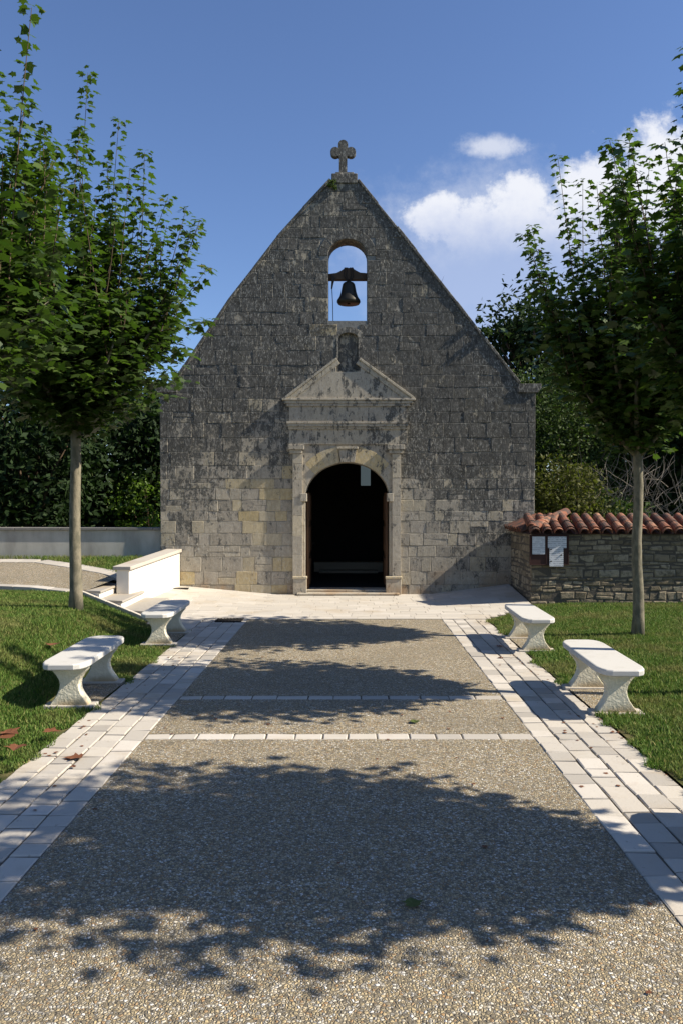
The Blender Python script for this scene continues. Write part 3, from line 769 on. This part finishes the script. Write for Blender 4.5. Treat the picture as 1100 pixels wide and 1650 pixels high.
# ------------------------------------------------------------------ stone boundary wall on the right
bw = thing('boundary_wall', 'rubble stone boundary wall capped with red roof tiles right of the chapel', 'wall', (6, 14.9, 0))
BY, BX = 14.86, 3.37; BH = 1.36
mb = MB(); mb.box(BX+.03, 16, BY+.03, BY+.5, -.05, BH, .5, 1); mb.box(BX+.03, BX+.5, BY+.5, DF-.02, -.05, BH, .5, 1)
def rubble(u0, u1, v0, v1, fmap):
    v = v0
    while v < v1-.02:
        hh = random.choice((.07, .09, .11, .13, .15, .17)); v2 = min(v+hh, v1)
        if v1-v2 < .05: v2 = v1
        u = u0
        while u < u1-.01:
            L = random.uniform(.12, .42); u2 = u+L
            if u1-u2 < .1: u2 = u1
            if v2-v > .1 and random.random() < .25:
                vm = v+(v2-v)*random.uniform(.4, .6); parts = ((v, vm), (vm, v2))
            else: parts = ((v, v2),)
            for a, b in parts: block(mb, [(u, a), (u2, a), (u2, b), (u, b)], fmap, -.04, random.uniform(.0, .014), .008, .016, .004, .018)
            u = u2
        v = v2
rubble(BX, 10.5, .0, BH, lambda u, v, w: (u, BY+.03-w, v+.012*math.sin(u*3+v*5)))
rubble(BY+.03, DF-.03, .0, BH, lambda u, v, w: (BX+.03-w, u, v+.012*math.sin(u*3+v*5)))
o = mb.build('wall_body', [M_RUB, M_JOINT], bw); at_parent(o, bw)
mb = MB()
def tile(c, axis, up_, L, r0, r1, tone):
    """half-round canal tile: c centre of the lower end, axis pointing up the slope"""
    axis = Vector(axis).normalized(); side = axis.cross(Vector(up_)).normalized(); top = side.cross(axis).normalized(); c = Vector(c); n = 8
    ids = []
    for q, r in ((0, r0), (1, r1)):
        for th in (0, .016):
            ids.append(mb.add([c+axis*L*q+(side*math.cos(math.pi*k/n)+top*math.sin(math.pi*k/n))*(r-th) for k in range(n+1)]))
    a, ai, b, bi = ids
    for k in range(n):
        mb.face((a+k, a+k+1, b+k+1, b+k), tone); mb.face((ai+k+1, ai+k, bi+k, bi+k+1), tone); mb.face((a+k+1, a+k, ai+k, ai+k+1), tone*.8); mb.face((b+k, b+k+1, bi+k+1, bi+k), tone)
    for k in (0, n): mb.face((a+k, b+k, bi+k, ai+k), tone)
ax = (0, .52, .20); x = BX+.06
while x < 10.5:
    j = random.uniform(-.02, .02); rr = random.uniform(.092, .104)
    for layer in (0, 1):
        tile((x+j, BY-.10+layer*.05+random.uniform(-.015, .015), BH+.02+layer*.045), ax, (0, 0, 1), .36, rr, .085, random.random())
        tile((x+j, BY+.2, BH+.14+layer*.03), ax, (0, 0, 1), .42, rr*.95, .08, random.random())
    x += .222+random.uniform(-.008, .008)
yy = BY+.45                                       # return towards the chapel, tiles falling to the left
while yy < DF-.05:
    tile((BX-.1, yy, BH+.03+random.uniform(0, .01)), (.52, 0, .22), (0, 0, 1), .42, .10, .085, random.random())
    tile((BX+.22, yy, BH+.15), (.52, 0, .22), (0, 0, 1), .36, .10, .085, random.random()); yy += .2
for k in range(5): tile((BX+.02+.16*k, BY+.0+.16*k, BH+.09+.05*k), (1, 1, .42), (0, 0, 1), .36, .115, .10, random.random())
b = mb.add([(BX-.06, BY-.05, BH+.005), (16, BY-.05, BH+.005), (16, BY+.6, BH+.20), (BX+.55, BY+.6, BH+.20)]); mb.face((b, b+1, b+2, b+3), .2)
b = mb.add([(BX-.06, BY-.05, BH+.005), (BX+.55, BY+.6, BH+.20), (BX+.55, DF-.02, BH+.20), (BX-.06, DF-.02, BH+.005)]); mb.face((b, b+1, b+2, b+3), .2)
o = mb.build('tile_cap', M_TILE, bw); at_parent(o, bw)

# notice board with papers
KW = F/(BY-.03)
def nxp(px): return (px-CX)/KW
def nzp(py): return H-(py-CY)/KW
nb = thing('notice_board', 'dark maroon notice board fixed under the tiles at the corner of the stone wall', 'notice board', (nxp(882), BY-.02, nzp(885)))
mb = MB(); mb.box(nxp(853), nxp(914), BY-.05, BY-.018, nzp(909), nzp(863)); o = mb.build('board_panel', M_BOARD, nb, bevel=.004); at_parent(o, nb)
mb = MB()
for a, b, c, e in ((852, 853.6, 910, 862), (913.4, 915, 910, 862), (853.6, 913.4, 910.5, 909), (853.6, 913.4, 863, 861.5), (877.8, 880, 909, 863)): mb.box(nxp(a), nxp(b), BY-.062, BY-.02, nzp(c), nzp(e))
o = mb.build('board_frame', M_BOARD, nb, bevel=.003); at_parent(o, nb)
def paper(lbl, rects):
    o0 = (nxp(rects[0][0]), BY-.052, nzp(rects[0][2]))
    mb = MB()
    for i, (a, b, c, e) in enumerate(rects): mb.box(nxp(a)-o0[0], nxp(b)-o0[0], -.012-.004*i, -.009-.004*i, nzp(c)-o0[2], nzp(e)-o0[2])
    o = mb.build('paper_notice', M_PAPER); o.location = o0; tag(o, lbl, 'notice', 'papers pinned to the notice board')
paper('single white sheet on the left half of the maroon notice board', [(856, 876.5, 893, 864.5)])
paper('long white sheet over a wider one, hanging below the maroon notice board', [(881, 911, 883, 864.5), (883.5, 906, 912.5, 866)])
for k, (a, c) in enumerate(((886, 885), (902.5, 894), (886, 904))):
    mb = MB(); mb.lathe([(.012, 0), (.014, .006), (.008, .012)], 0, 0, 10); o = mb.build('drawing_pin', M_IRON); o.rotation_euler = (R(90), 0, 0); o.location = (nxp(a), BY-.069, nzp(c))
    tag(o, ('dark pin at the upper left of the long white sheet', 'dark pin at the right edge of the long white sheet', 'dark pin at the lower left of the long white sheet')[k], 'pin', 'pins in the long sheet')

# ------------------------------------------------------------------ benches
def seat_mesh():
    hl, hw, c = .80, .215, .13
    def outl(d):
        pts = []
        for sx, sy in ((1, 1), (-1, 1), (-1, -1), (1, -1)):
            a = [(sx*(hw-d), sy*(hl-c*1.5)), (sx*(hw-d-.015), sy*(hl-c*.85)), (sx*(hw-d-.05), sy*(hl-.03-d)), (sx*(hw-d-.10), sy*(hl-d))]
            pts += a if sx*sy > 0 else a[::-1]
        return pts
    mb = MB(); lv = [(outl(.022), .390), (outl(.006), .396), (outl(.0), .404), (outl(.0), .440), (outl(.005), .448), (outl(.014), .452)]
    ids = [mb.add([(x, y, z) for x, y in o]) for o, z in lv]; n = len(lv[0][0])
    for a, b in zip(ids, ids[1:]):
        for k in range(n): mb.face((a+k, a+(k+1) % n, b+(k+1) % n, b+k))
    mb.face([ids[0]+k for k in range(n)][::-1]); mb.face([ids[-1]+k for k in range(n)])
    return mb
def leg_mesh():
    prof = [(.172, .389), (.165, .345), (.125, .30), (.098, .255), (.088, .21), (.094, .165), (.112, .12), (.142, .075), (.172, .035), (.182, .0), (.182, -.03)]
    poly = [(x, z) for x, z in prof][::-1]+[(-x, z) for x, z in prof]
    mb = MB(); mb.prism(poly, lambda u, v: (u, -.055-.012*(1-v/.39), v), lambda u, v: (u, .055+.012*(1-v/.39), v)); return mb
def make_bench():
    b = thing('stone_bench', 'bench', 'bench')
    seat_mesh().build('seat', M_SEAT, b)
    lg = leg_mesh()
    for s in (-1, 1):
        o = lg.build('leg', M_LEG, b, bevel=.008); o.location = (0, s*.50, 0)
    pd = MB(); pd.box(-.24, .24, -.09, .09, -.06, .018)
    for s in (-1, 1):
        o = pd.build('footing', M_PAV, b, bevel=.008); o.location = (0, s*.50, 0)
    return b
bench0 = make_bench()
bay = MB()
for i, (x, y, rz, lbl) in enumerate(((2.46, 7.84, -1.5, 'pale stone bench on the right lawn edge, nearest one wholly in view'), (2.44, 10.92, -1, 'smaller looking pale stone bench on the right, in front of the tiled stone wall'),
        (-2.68, 8.10, 1.5, 'pale stone bench on the left lawn edge, far end of its seat shaded'), (-2.62, 11.38, 1, 'pale stone bench beside the stone steps with shadow stripes over its seat'),
        (2.46, 4.12, -1, 'pale stone bench at right of the near path, only its shadow seen'))):
    b = bench0 if i == 0 else copy_tree(bench0)
    b.location = (x, y, .012); b.rotation_euler = (0, 0, R(rz)); tag(b, lbl, 'bench', 'stone benches along the path')
    xi = XR1+.005 if x > 0 else XL1-.005
    xo = x+(.23 if x > 0 else -.2)
    q = bay.add([(min(xi, xo), y-.46, .012), (max(xi, xo), y-.46, .012), (max(xi, xo), y+.5, .012), (min(xi, xo), y+.5, .012)]); bay.face((q, q+1, q+2, q+3))
tag(bay.build('gravel_bay', M_GRAV), kind='structure')

# drain grates
def grate(name, x, y, w, l, lbl, rz=0):
    g = thing(name, lbl, 'drain grate', (x, y, apron_z(x, y)+.004), rz)
    mb = MB(); mb.box(-w/2, w/2, -l/2, l/2, -.02, .002); mb.build('pit_shade', flat('drain_shade', (.01, .01, .01)), g)  # flat near-black slab; the hollow's darkness is put into its colour
    mb = MB(); n = 8
    for k in range(n+1): x0 = -w/2+w*k/n; mb.box(x0-.008, x0+.008, -l/2, l/2, .0025, .008)
    for yy in (-l/2, 0, l/2): mb.box(-w/2-.01, w/2+.01, yy-.008, yy+.008, .0085, .011)
    mb.build('grid', M_IRON, g)
a = G(370, 1000.5); grate('drain_grate', a[0], a[1], .42, .34, 'dark iron drain grate in the pale pavers by the gravel corner')
grate('drain_grate', fx(297), 16.5, .32, .13, 'narrow dark drain slot at the foot of the white low wall')

# ------------------------------------------------------------------ grass
def grass(name, pts, zf, hmin, hmax, lbl=None):
    n = len(pts); ang = rng.uniform(0, 2*np.pi, n); hh = rng.uniform(hmin, hmax, n); w = rng.uniform(.003, .006, n)
    z = np.array([zf(x, y) for x, y in pts]); base = np.c_[pts, z-.015]
    side = np.c_[np.cos(ang), np.sin(ang), np.zeros(n)]*w[:, None]; la = rng.uniform(0, 2*np.pi, n); lean = rng.uniform(.1, .9, n)*hh
    tip = base+np.c_[np.cos(la)*lean, np.sin(la)*lean, hh]; mid = base*.5+tip*.5; mid[:, 2] += hh*.12
    V = np.stack([base-side, base+side, mid+side*.8, tip, mid-side*.8], 1).reshape(-1, 3)
    Fc = np.arange(n*5).reshape(n, 5); tone = np.clip(rng.beta(1.6, 2.2, n), 0, 1)
    me = np_mesh(name, V, Fc, tone, M_GRASS); return tag(link(name, me), kind='stuff')
def scatter(n, x0, x1, y0, y1, keep, power=1.7):
    y = y0+(y1-y0)*rng.random(n)**power; x = rng.uniform(x0, x1, n)
    k = np.array([keep(a, b) for a, b in zip(x, y)]); return np.c_[x, y][k]
benches = [(2.46, 7.84), (2.44, 10.92), (-2.68, 8.10), (-2.62, 11.38), (2.46, 4.12)]
def nobench(x, y): return all(not (abs(x-a) < .27 and abs(y-b) < .56) for a, b in benches)
wav = lambda y: .05*math.sin(y*5.3)+.04*math.sin(y*11.7+1)+.03*math.sin(y*23)
def infr(x, y): return abs(x*F/y+14) < 600 or (y < 13 and abs(x) < 7 and abs(x*F/y) < 1500 and rng.random() < .75)
pl = scatter(400000, -7.2, XL1+.10, 3.0, 14.0, lambda x, y: infr(x, y) and x < XL1-.0+wav(y) and not left_skip(x+.06, y+.06) and y < 13.75 and nobench(x, y))
grass('left_grass', pl, lawn_left, .02, .058)
pr = scatter(380000, XR1-.12, 7.0, 3.0, 14.85, lambda x, y: infr(x, y) and x > XR1+.0+wav(y+2) and not (x < 3.3 and y > 13.1+(x-2.3)*1.4) and nobench(x, y))
grass('right_grass', pr, lawn_right, .02, .058)
edge = [GT(p, q) for p, q in ((0, 900), (55, 900), (110, 908), (165, 917), (190, 924))]
def above(x, y):
    if x > edge[-1][0]: return y > edge[-1][1]
    for a, b in zip(edge, edge[1:]):
        if a[0] <= x <= b[0]: return y > a[1]+(b[1]-a[1])*(x-a[0])/(b[0]-a[0])
    return y > 16.5
pt = scatter(22000, -8, -4.25, 14.2, 16.9, above, 1.0)
grass('upper_grass', pt, lambda x, y: TA+TB*y, .05, .10)

# ------------------------------------------------------------------ trees
LEAF2 = np.array([(0, 0), (.20, -.06), (.42, .10), (.30, .22), (.60, .48), (.34, .50), (.26, .60), (0, 1.0), (-.26, .60), (-.34, .50), (-.60, .48), (-.30, .22), (-.42, .10), (-.20, -.06)])
def leaf_arrays(pos, out, size, tone, droop=.35):
    """lobed leaves: pos (n,3), out (n,3) the direction the blade points"""
    n = len(pos); out = out/np.linalg.norm(out, axis=1, keepdims=True)
    upv = np.tile([0, 0, 1.0], (n, 1))+rng.normal(0, .35, (n, 3)); side = np.cross(out, upv); side /= np.linalg.norm(side, axis=1, keepdims=True)+1e-9
    nor = np.cross(side, out); L = LEAF2; k = len(L)
    fold = -np.abs(L[:, 0])*.25-L[:, 1]**2*droop
    V = pos[:, None, :]+size[:, None, None]*(side[:, None, :]*L[None, :, 0, None]+out[:, None, :]*L[None, :, 1, None]+nor[:, None, :]*fold[None, :, None])
    return V.reshape(-1, 3), k

def make_tree(seed, bare_tips=0, lean=0.0, rise=.40, fork=.12, tmax=68, tk=1.0, low=2.48, leaders=()):
    global rng
    rg = np.random.default_rng(seed); rnd = random.Random(seed)
    root_tr = MB(); tw = MB()
    htr = 2.95
    root_tr.tube([(0.012*math.sin(k*1.3)+lean*k/8, .012*math.cos(k*1.7), htr*k/8-.1) for k in range(9)], [q*tk for q in (.125, .098, .09, .086, .083, .081, .079, .078, .082)], 14, cap=True)
    shoots = []
    limbs = []
    for k in range(13):
        az = 2*math.pi*(k+rnd.random()*.6)/13*1.0+(k % 3)*.7; tilt = R(rnd.uniform(18, tmax)); L = rnd.uniform(1.25, 2.15); p = Vector((lean, 0, rnd.uniform(low-.2, 2.85)))
        pts = [p]; d = Vector((math.cos(az)*math.sin(tilt), math.sin(az)*math.sin(tilt), math.cos(tilt)))
        for s in range(5): p = p+d*L/5; d = (d+Vector((rnd.uniform(-.1, .1), rnd.uniform(-.1, .1), .12))).normalized(); pts.append(p)
        root_tr.tube(pts, [.04, .033, .028, .023, .018, .013], 7); limbs.append(pts)
    env = lambda r: 7.35-.62*r**2                      # height of the shoot tips by distance from the trunk
    P_, O_, S_, T_ = [], [], [], []
    def leafpair(p, d, az, size, ton):
        for s in (0, math.pi):
            a = az+s; o = Vector((math.cos(a), math.sin(a), 0)); o = (o-d*o.dot(d)*.5); o = (o.normalized()+Vector((0, 0, rnd.uniform(-.35, .25)))+Vector((rnd.uniform(-.3, .3), rnd.uniform(-.3, .3), 0))).normalized()
            if p.z < low+rise*max(0, math.hypot(p.x, p.y)-fork)+rnd.uniform(-.15, .15): continue
            P_.append(p+o*rnd.uniform(.03, .10)); O_.append(o); S_.append(size*rnd.uniform(.6, 1.25)); T_.append(min(1, max(0, ton+rnd.uniform(-.3, .3))))
    nshoot = 138
    for k in range(nshoot):
        lp = limbs[k % len(limbs)]; i = rnd.randint(1, 5); p = Vector(lp[i])+Vector((rnd.uniform(-.15, .15), rnd.uniform(-.15, .15), rnd.uniform(-.05, .15)))
        r = math.hypot(p.x, p.y); rad = Vector((p.x, p.y, 0)); rad = rad.normalized() if rad.length > .05 else Vector((rnd.uniform(-1, 1), rnd.uniform(-1, 1), 0)).normalized()
        d = (Vector((0, 0, 1))+rad*rnd.uniform(.0, .42)*min(1.4, .2+r)+Vector((rnd.uniform(-.15, .15), rnd.uniform(-.15, .15), 0))).normalized()
        top = env(r)-rnd.uniform(.9, 3.0)
        L = max(.5, min(3.9, (top-p.z)/max(.4, d.z)))
        lead = leaders[k] if k < len(leaders) else None
        if lead:
            tgt = Vector(lead); cand = [Vector(q) for lm in limbs for q in lm[1:5]]; p = min(cand, key=lambda q: (q.x-tgt.x*.72)**2+(q.y-tgt.y*.72)**2)
            d = (tgt-p).normalized(); L = (tgt-p).length
        pts = [p]; n = 6; bend = Vector((rnd.uniform(-.012, .012), rnd.uniform(-.012, .012), 0)) if lead else Vector((rnd.uniform(-.04, .04), rnd.uniform(-.04, .04), .06))
        for s in range(n): p = p+d*L/n; d = (d+bend).normalized(); pts.append(p.copy())
        tw.tube(pts, [.012, .0105, .009, .008, .006, .0045, .003], 4, cap=False)
        bare = 20 <= k < 20+bare_tips
        m = int(L/.056); az = rnd.uniform(0, 6.28)
        for s in range(1, m+1):
            f = min(n, max(0, (s+rnd.uniform(-.4, .4))/m*n)); i0 = min(int(f), n-1); q = pts[i0].lerp(pts[i0+1], f-i0)
            if bare and s/m > .80: continue
            if rnd.random() < .10: az += math.pi/2; continue
            sz = .138*(1-.25*(s/m)); 
            leafpair(q, d, az, sz, .42+.2*(s/m)); az += math.pi/2+rnd.uniform(-.3, .3)
        if not bare:
            for s in range(4): leafpair(pts[-1], d, rnd.uniform(0, 6.28), .085, .7)
    # low skirt of foliage on short spurs
    for k in range(2100):
        lp = limbs[rnd.randrange(len(limbs))]; f = rnd.uniform(.3, 5); i0 = min(int(f), 4); q = lp[i0].lerp(lp[i0+1], f-i0)
        q = q+Vector((rnd.gauss(0, .26), rnd.gauss(0, .26), rnd.gauss(.06, .32)))
        a = rnd.uniform(0, 6.28); leafpair(q, Vector((0, 0, 1)), a, .125, .4)
    for k in range(1150):                             # leaves on the finer twigs inside the crown and round the fork
        a = rnd.uniform(0, 6.28); r = 1.55*rnd.random()**.6 if k > 300 else rnd.uniform(.1, .95)
        z = low+rise*max(0, r-fork)+(rnd.uniform(.1, 2.0-.5*r) if k > 300 else rnd.uniform(0, .55))
        leafpair(Vector((r*math.cos(a), r*math.sin(a), z)), Vector((0, 0, 1)), rnd.uniform(0, 6.28), .12, .4)
    rng = rg
    pos = np.array([tuple(p) for p in P_]); out = np.array([tuple(o) for o in O_]); size = np.array(S_); tone = np.array(T_)
    V, k = leaf_arrays(pos, out, size, tone); me = np_mesh('crown', V, np.arange(len(pos)*k).reshape(-1, k), tone, M_LEAF)
    return root_tr, tw, me
protos = []
def tree_obj(i, lbl, loc, rz, s=1.0):
    tr, tw, me = protos[i]
    t = thing('plane_tree', lbl, 'tree', loc, rz, 'young trees lining the path'); t.scale = (s, s, s)
    for nm, src in (('trunk', tr), ('twigs', tw)):
        if isinstance(src, MB):
            o = src.build(nm, M_BARK if nm == 'trunk' else M_TWIG, t, smooth=True, recalc=False)
            if nm == 'trunk': protos[i][0] = o.data
            else: protos[i][1] = o.data
        else: o = link(nm, src, t)
    link('crown', me, t)
    return t
protos.append(list(make_tree(11, tk=.9, leaders=((0, .1, 7.75), (.1, -.4, 6.7), (.58, .1, 7.0), (.80, -.3, 6.2), (1.06, 0, 6.5), (1.55, .2, 5.8), (1.72, -.3, 5.3), (1.9, .1, 4.9), (1.92, -.1, 4.1), (-.55, .95, 6.6), (-.35, -.3, 6.6), (-.5, .2, 7.0), (-1.1, -.2, 6.4), (-1.6, .2, 5.8), (.3, 1.2, 6.2), (.4, -1.3, 6.0))))); protos.append(list(make_tree(23, bare_tips=6, rise=1.08, fork=.38, tmax=47, tk=.84, low=2.72, leaders=((-1.57, .2, 5.8), (-1.19, -.25, 6.75), (-.77, .3, 6.6), (-.24, -.1, 7.15), (-.45, -.5, 6.6), (.25, .4, 6.9), (.9, .3, 6.5), (1.4, -.2, 5.9), (.2, 1.1, 6.3), (.1, -1.1, 6.3), (-.9, -.8, 6.1)))))
tree_obj(0, 'young leafy tree with its whole trunk in view on the left lawn', (-3.92, 11.35, .43), 0)
tree_obj(0, 'young tree at the left edge of the photo, only its crown in view', (-4.25, 7.75, .40), R(-120), .97)
tree_obj(1, 'young leafy tree with its whole trunk in view on the right lawn', (4.10, 11.35, .05), 0)
tree_obj(1, 'young tree at the upper right edge of the photo, only its crown in view', (3.95, 7.9, .05), R(28), .90)
tree_obj(1, 'young tree right of the near path, showing only its crown shadow', (4.3, 3.98, .03), R(200), .86)

# background planting: crowns of many small leaf clumps
def bush_mesh(name, seed, cx, cy, rx, ry, z0, z1, n, leaf, m, clumps=60, fill=.35):
    r = np.random.default_rng(seed)
    c = r.normal(size=(clumps, 3)); c /= np.linalg.norm(c, axis=1, keepdims=True); rad = r.uniform(fill, 1, clumps)**.5
    c = c*rad[:, None]*np.array([rx, ry, (z1-z0)/2])*r.uniform(.75, 1.0, (clumps, 1))
    cs = r.uniform(.14, .34, clumps)*min(rx, (z1-z0)/2)
    idx = r.integers(0, clumps, n); p = c[idx]+np.clip(r.normal(size=(n, 3)), -1.35, 1.35)*cs[idx, None]*np.array([1, 1, .75])
    p += np.array([cx, cy, (z0+z1)/2]); p[:, 2] = np.maximum(p[:, 2], z0-.1)
    a = r.normal(size=(n, 3)); a /= np.linalg.norm(a, axis=1, keepdims=True); u = r.normal(size=(n, 3))+np.array([0, 0, .6]); b = np.cross(a, u); b /= np.linalg.norm(b, axis=1, keepdims=True)
    s = leaf*r.uniform(.6, 1.3, n)[:, None]
    V = np.stack([p-a*s, p+b*s*.45-a*s*.1, p+a*s, p-b*s*.45-a*s*.1], 1).reshape(-1, 3)
    return np_mesh(name, V, np.arange(n*4).reshape(n, 4), np.clip(r.normal(.45, .2, n)+(r.random(clumps)[idx]-.5)*.4, 0, 1), m)
def bg_tree(name, cat, lbl, cx, cy, rx, ry, z0, z1, n, leaf, m, seed, group=None, clumps=60, trunk_r=.16):
    t = thing(name, lbl, cat, (cx, cy, 0), 0, group)
    me = bush_mesh('crown', seed, 0, 0, rx, ry, z0, z1, n, leaf, m, clumps); link('crown' if 'tree' in name else 'foliage', me, t)
    rr = random.Random(seed); mb = MB(); mb.tube([(0, 0, -.1), (rr.uniform(-.1, .1), 0, z0*.6+.4), (rr.uniform(-.2, .2), .1, (z0+z1)/2)], [trunk_r, trunk_r*.8, trunk_r*.4], 8)
    for k in range(7):
        a = rr.uniform(0, 6.28); mb.tube([(0, 0, max(.2, z0)+.2*k*(z1-z0)/7), (math.cos(a)*rx*.4, math.sin(a)*ry*.4, z0+(z1-z0)*(.35+.05*k)), (math.cos(a)*rx*.75, math.sin(a)*ry*.75, z0+(z1-z0)*(.5+.06*k))], [trunk_r*.4, trunk_r*.25, trunk_r*.1], 5)
    mb.build('trunk' if 'tree' in name else 'stem', M_TWIG, t, smooth=True, recalc=False)
    return t
GB = 'trees and bushes behind the garden walls'
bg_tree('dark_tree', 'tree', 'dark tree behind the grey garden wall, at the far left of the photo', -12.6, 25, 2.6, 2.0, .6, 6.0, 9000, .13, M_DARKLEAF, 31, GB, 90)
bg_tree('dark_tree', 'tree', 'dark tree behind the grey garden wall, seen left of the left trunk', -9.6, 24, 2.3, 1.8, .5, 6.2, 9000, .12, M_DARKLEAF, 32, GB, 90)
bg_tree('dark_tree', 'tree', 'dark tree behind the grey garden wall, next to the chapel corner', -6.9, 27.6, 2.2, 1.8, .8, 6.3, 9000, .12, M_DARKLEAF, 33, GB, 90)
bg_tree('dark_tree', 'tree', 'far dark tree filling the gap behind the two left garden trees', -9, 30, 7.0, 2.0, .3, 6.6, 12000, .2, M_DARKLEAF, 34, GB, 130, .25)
bg_tree('leafy_bush', 'bush', 'bright green bush showing above the garden wall beside the chapel corner', -6.6, 26.2, 1.6, .9, .4, 2.9, 3500, .07, M_BRIGHTLEAF, 35, GB, 40, .05)
bg_tree('leafy_bush', 'bush', 'low bright green bush above the garden wall left of the trunk', -10.6, 20.2, 1.0, .6, .4, 1.95, 2200, .07, M_BRIGHTLEAF, 36, GB, 30, .05)
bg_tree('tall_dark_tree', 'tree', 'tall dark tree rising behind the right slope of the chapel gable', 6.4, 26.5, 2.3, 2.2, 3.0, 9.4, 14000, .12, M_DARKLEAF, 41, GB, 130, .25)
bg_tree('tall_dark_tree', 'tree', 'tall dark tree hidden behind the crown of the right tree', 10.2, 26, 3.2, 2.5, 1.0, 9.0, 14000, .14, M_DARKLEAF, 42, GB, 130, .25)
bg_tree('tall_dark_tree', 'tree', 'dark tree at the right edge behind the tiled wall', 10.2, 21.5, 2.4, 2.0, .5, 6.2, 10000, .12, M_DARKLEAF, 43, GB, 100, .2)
bg_tree('round_shrub', 'shrub', 'tall rounded shrub of fine leaves touching the chapel kneeler', 6.0, 22.5, 1.9, 1.7, .2, 6.5, 26000, .055, M_HEDGELEAF, 44, GB, 160, .12)
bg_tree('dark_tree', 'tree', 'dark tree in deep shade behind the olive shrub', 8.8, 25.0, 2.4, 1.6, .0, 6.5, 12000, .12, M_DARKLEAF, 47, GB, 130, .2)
bg_tree('olive_shrub', 'shrub', 'olive green shrub growing against the chapel corner behind the tiled wall', 4.9, 17.9, .95, .8, .3, 3.0, 9000, .05, M_OLIVELEAF, 45, GB, 80, .05)
bg_tree('olive_shrub', 'shrub', 'low green shrub between the olive shrub and the bare twiggy one', 5.9, 18.2, .9, .7, .2, 2.5, 6000, .055, M_HEDGELEAF, 46, GB, 60, .05)
# bare twiggy shrub
t = thing('bare_shrub', 'half bare shrub of tangled grey twigs behind the tiled wall', 'shrub', (6.3, 18.0, 0), 0, GB)
mb = MB(); rr = random.Random(5)
for k in range(230):
    p = Vector((rr.uniform(-1.3, 1.2), rr.uniform(-.4, .5), rr.uniform(.6, 2.5))); d = Vector((rr.uniform(-.8, .8), rr.uniform(-.4, .3), rr.uniform(.3, 1))).normalized(); pts = [p]
    for s in range(5): p = p+d*rr.uniform(.12, .26); d = (d+Vector((rr.uniform(-.35, .35), rr.uniform(-.3, .3), rr.uniform(-.25, .15)))).normalized(); pts.append(p)
    mb.tube(pts, [.008, .007, .006, .005, .0035, .0025], 4, cap=False)
for k in range(9): mb.tube([(rr.uniform(-.25, .25), rr.uniform(-.15, .15), -.1), (rr.uniform(-.7, .7), 0, .8), (rr.uniform(-1.1, 1.1), rr.uniform(-.3, .3), 1.7)], [.03, .022, .012], 5)
mb.build('twigs', M_GREYTWIG, t, recalc=False)

# weeds rooted in the gable coping
for px, py, s, lbl in ((783, 536, .10, 'small green weed rooted high on the right gable slope'), (770, 516, .075, 'tiny green weed on the right gable slope, above the larger weed'), (536, 300, .12, 'tuft of green weed beside the cross pedestal')):
    t = thing('wall_weed', lbl, 'weed', (fx(px), DF-.05, fz(py)), 0, 'weeds on the gable')
    me = bush_mesh('foliage', int(px), 0, 0, s*.9, .07, -s, s, 260, .025, M_HEDGELEAF, 14); link('foliage', me, t)

# fallen leaves
def fallen(lbl, x, y, z, s, m, rz):
    mb = MB(); rr = random.Random(int(x*1000)+int(y*77))
    pts = [(px*s, py*s, .005+abs(px)*s*.18+rr.uniform(0, .008)) for px, py in LEAF2]; c = mb.add([(0, .4*s, .006)]); b = mb.add(pts); n = len(pts)
    for k in range(n): mb.face((c, b+k, b+(k+1) % n))
    o = mb.build('fallen_leaf', m); o.location = (x, y, z); o.rotation_euler = (0, 0, rz); tag(o, lbl, 'leaf', 'fallen leaves')
for px, py, z, s, m, lbl in ((132, 1222, .006, .14, M_DRYLEAF, 'largest dry brown leaf on the left paver border'), (119, 1238, .006, .05, M_DRYLEAF, 'small dark leaf scrap just below the largest leaf on the left border'),
        (266, 1028, .006, .15, M_GREENLEAF, 'curled greenish leaf beside the far left bench'), (258, 1043, .006, .06, M_DRYLEAF, 'small brown leaf below the curled leaf by the far left bench'),
        (666, 1464, .004, .10, M_GREENLEAF, 'flat green leaf lying in the near tree shadow on the gravel'), (668, 1166, .004, .10, M_GREENLEAF, 'yellow green leaf on the gravel between the two pale bands'),
        (802, 1043, .006, .10, M_DRYLEAF, 'dark leaf on the right border in the far bench shadow'), (803, 1060, .006, .08, M_DRYLEAF, 'thin dark leaf on the right border below the far bench shadow'),
        (18, 1190, .11, .2, M_DRYLEAF, 'large red brown leaf on the grass at the left edge'), (6, 1180, .12, .17, M_DRYLEAF, 'red brown leaf upmost at the left grass edge'), (30, 1202, .10, .15, M_DRYLEAF, 'red brown leaf lowest of the cluster at the left edge'),
        (72, 1180, .08, .14, M_DRYLEAF, 'lone brown leaf on the grass in front of the left bench'), (82, 1041, .30, .16, M_DRYLEAF, 'orange brown leaf on the grass above the left bench seat'), (90, 1215, .006, .04, M_DRYLEAF, 'tiny scrap of leaf at the left border edge')):
    p = G(px, py, z); fallen(lbl, p[0], p[1], z, s, m, random.uniform(0, 6.28))

# scattered scraps of dry leaf along the lawn edges and on the paving
n = 260
side = rng.random(n) < .5
y = 2.6+11*rng.random(n)**1.5
x = np.where(side, XL1+np.abs(rng.normal(0, .28, n)), XR1-np.abs(rng.normal(0, .22, n)))
k = rng.random(n) < .22; x = np.where(k, rng.uniform(XL0, XR0, n), x)
pos = np.c_[x, y, np.full(n, .009)]; a = rng.uniform(0, 6.28, n); out = np.c_[np.cos(a), np.sin(a), rng.uniform(-.05, .12, n)]
V, kk = leaf_arrays(pos, out, rng.uniform(.012, .04, n), rng.random(n), .1)
V[:, 2] = np.clip(V[:, 2], .0075, .03)
tag(link('leaf_litter', np_mesh('leaf_litter', V, np.arange(n*kk).reshape(-1, kk), rng.random(n), M_DRYLEAF)), kind='stuff')
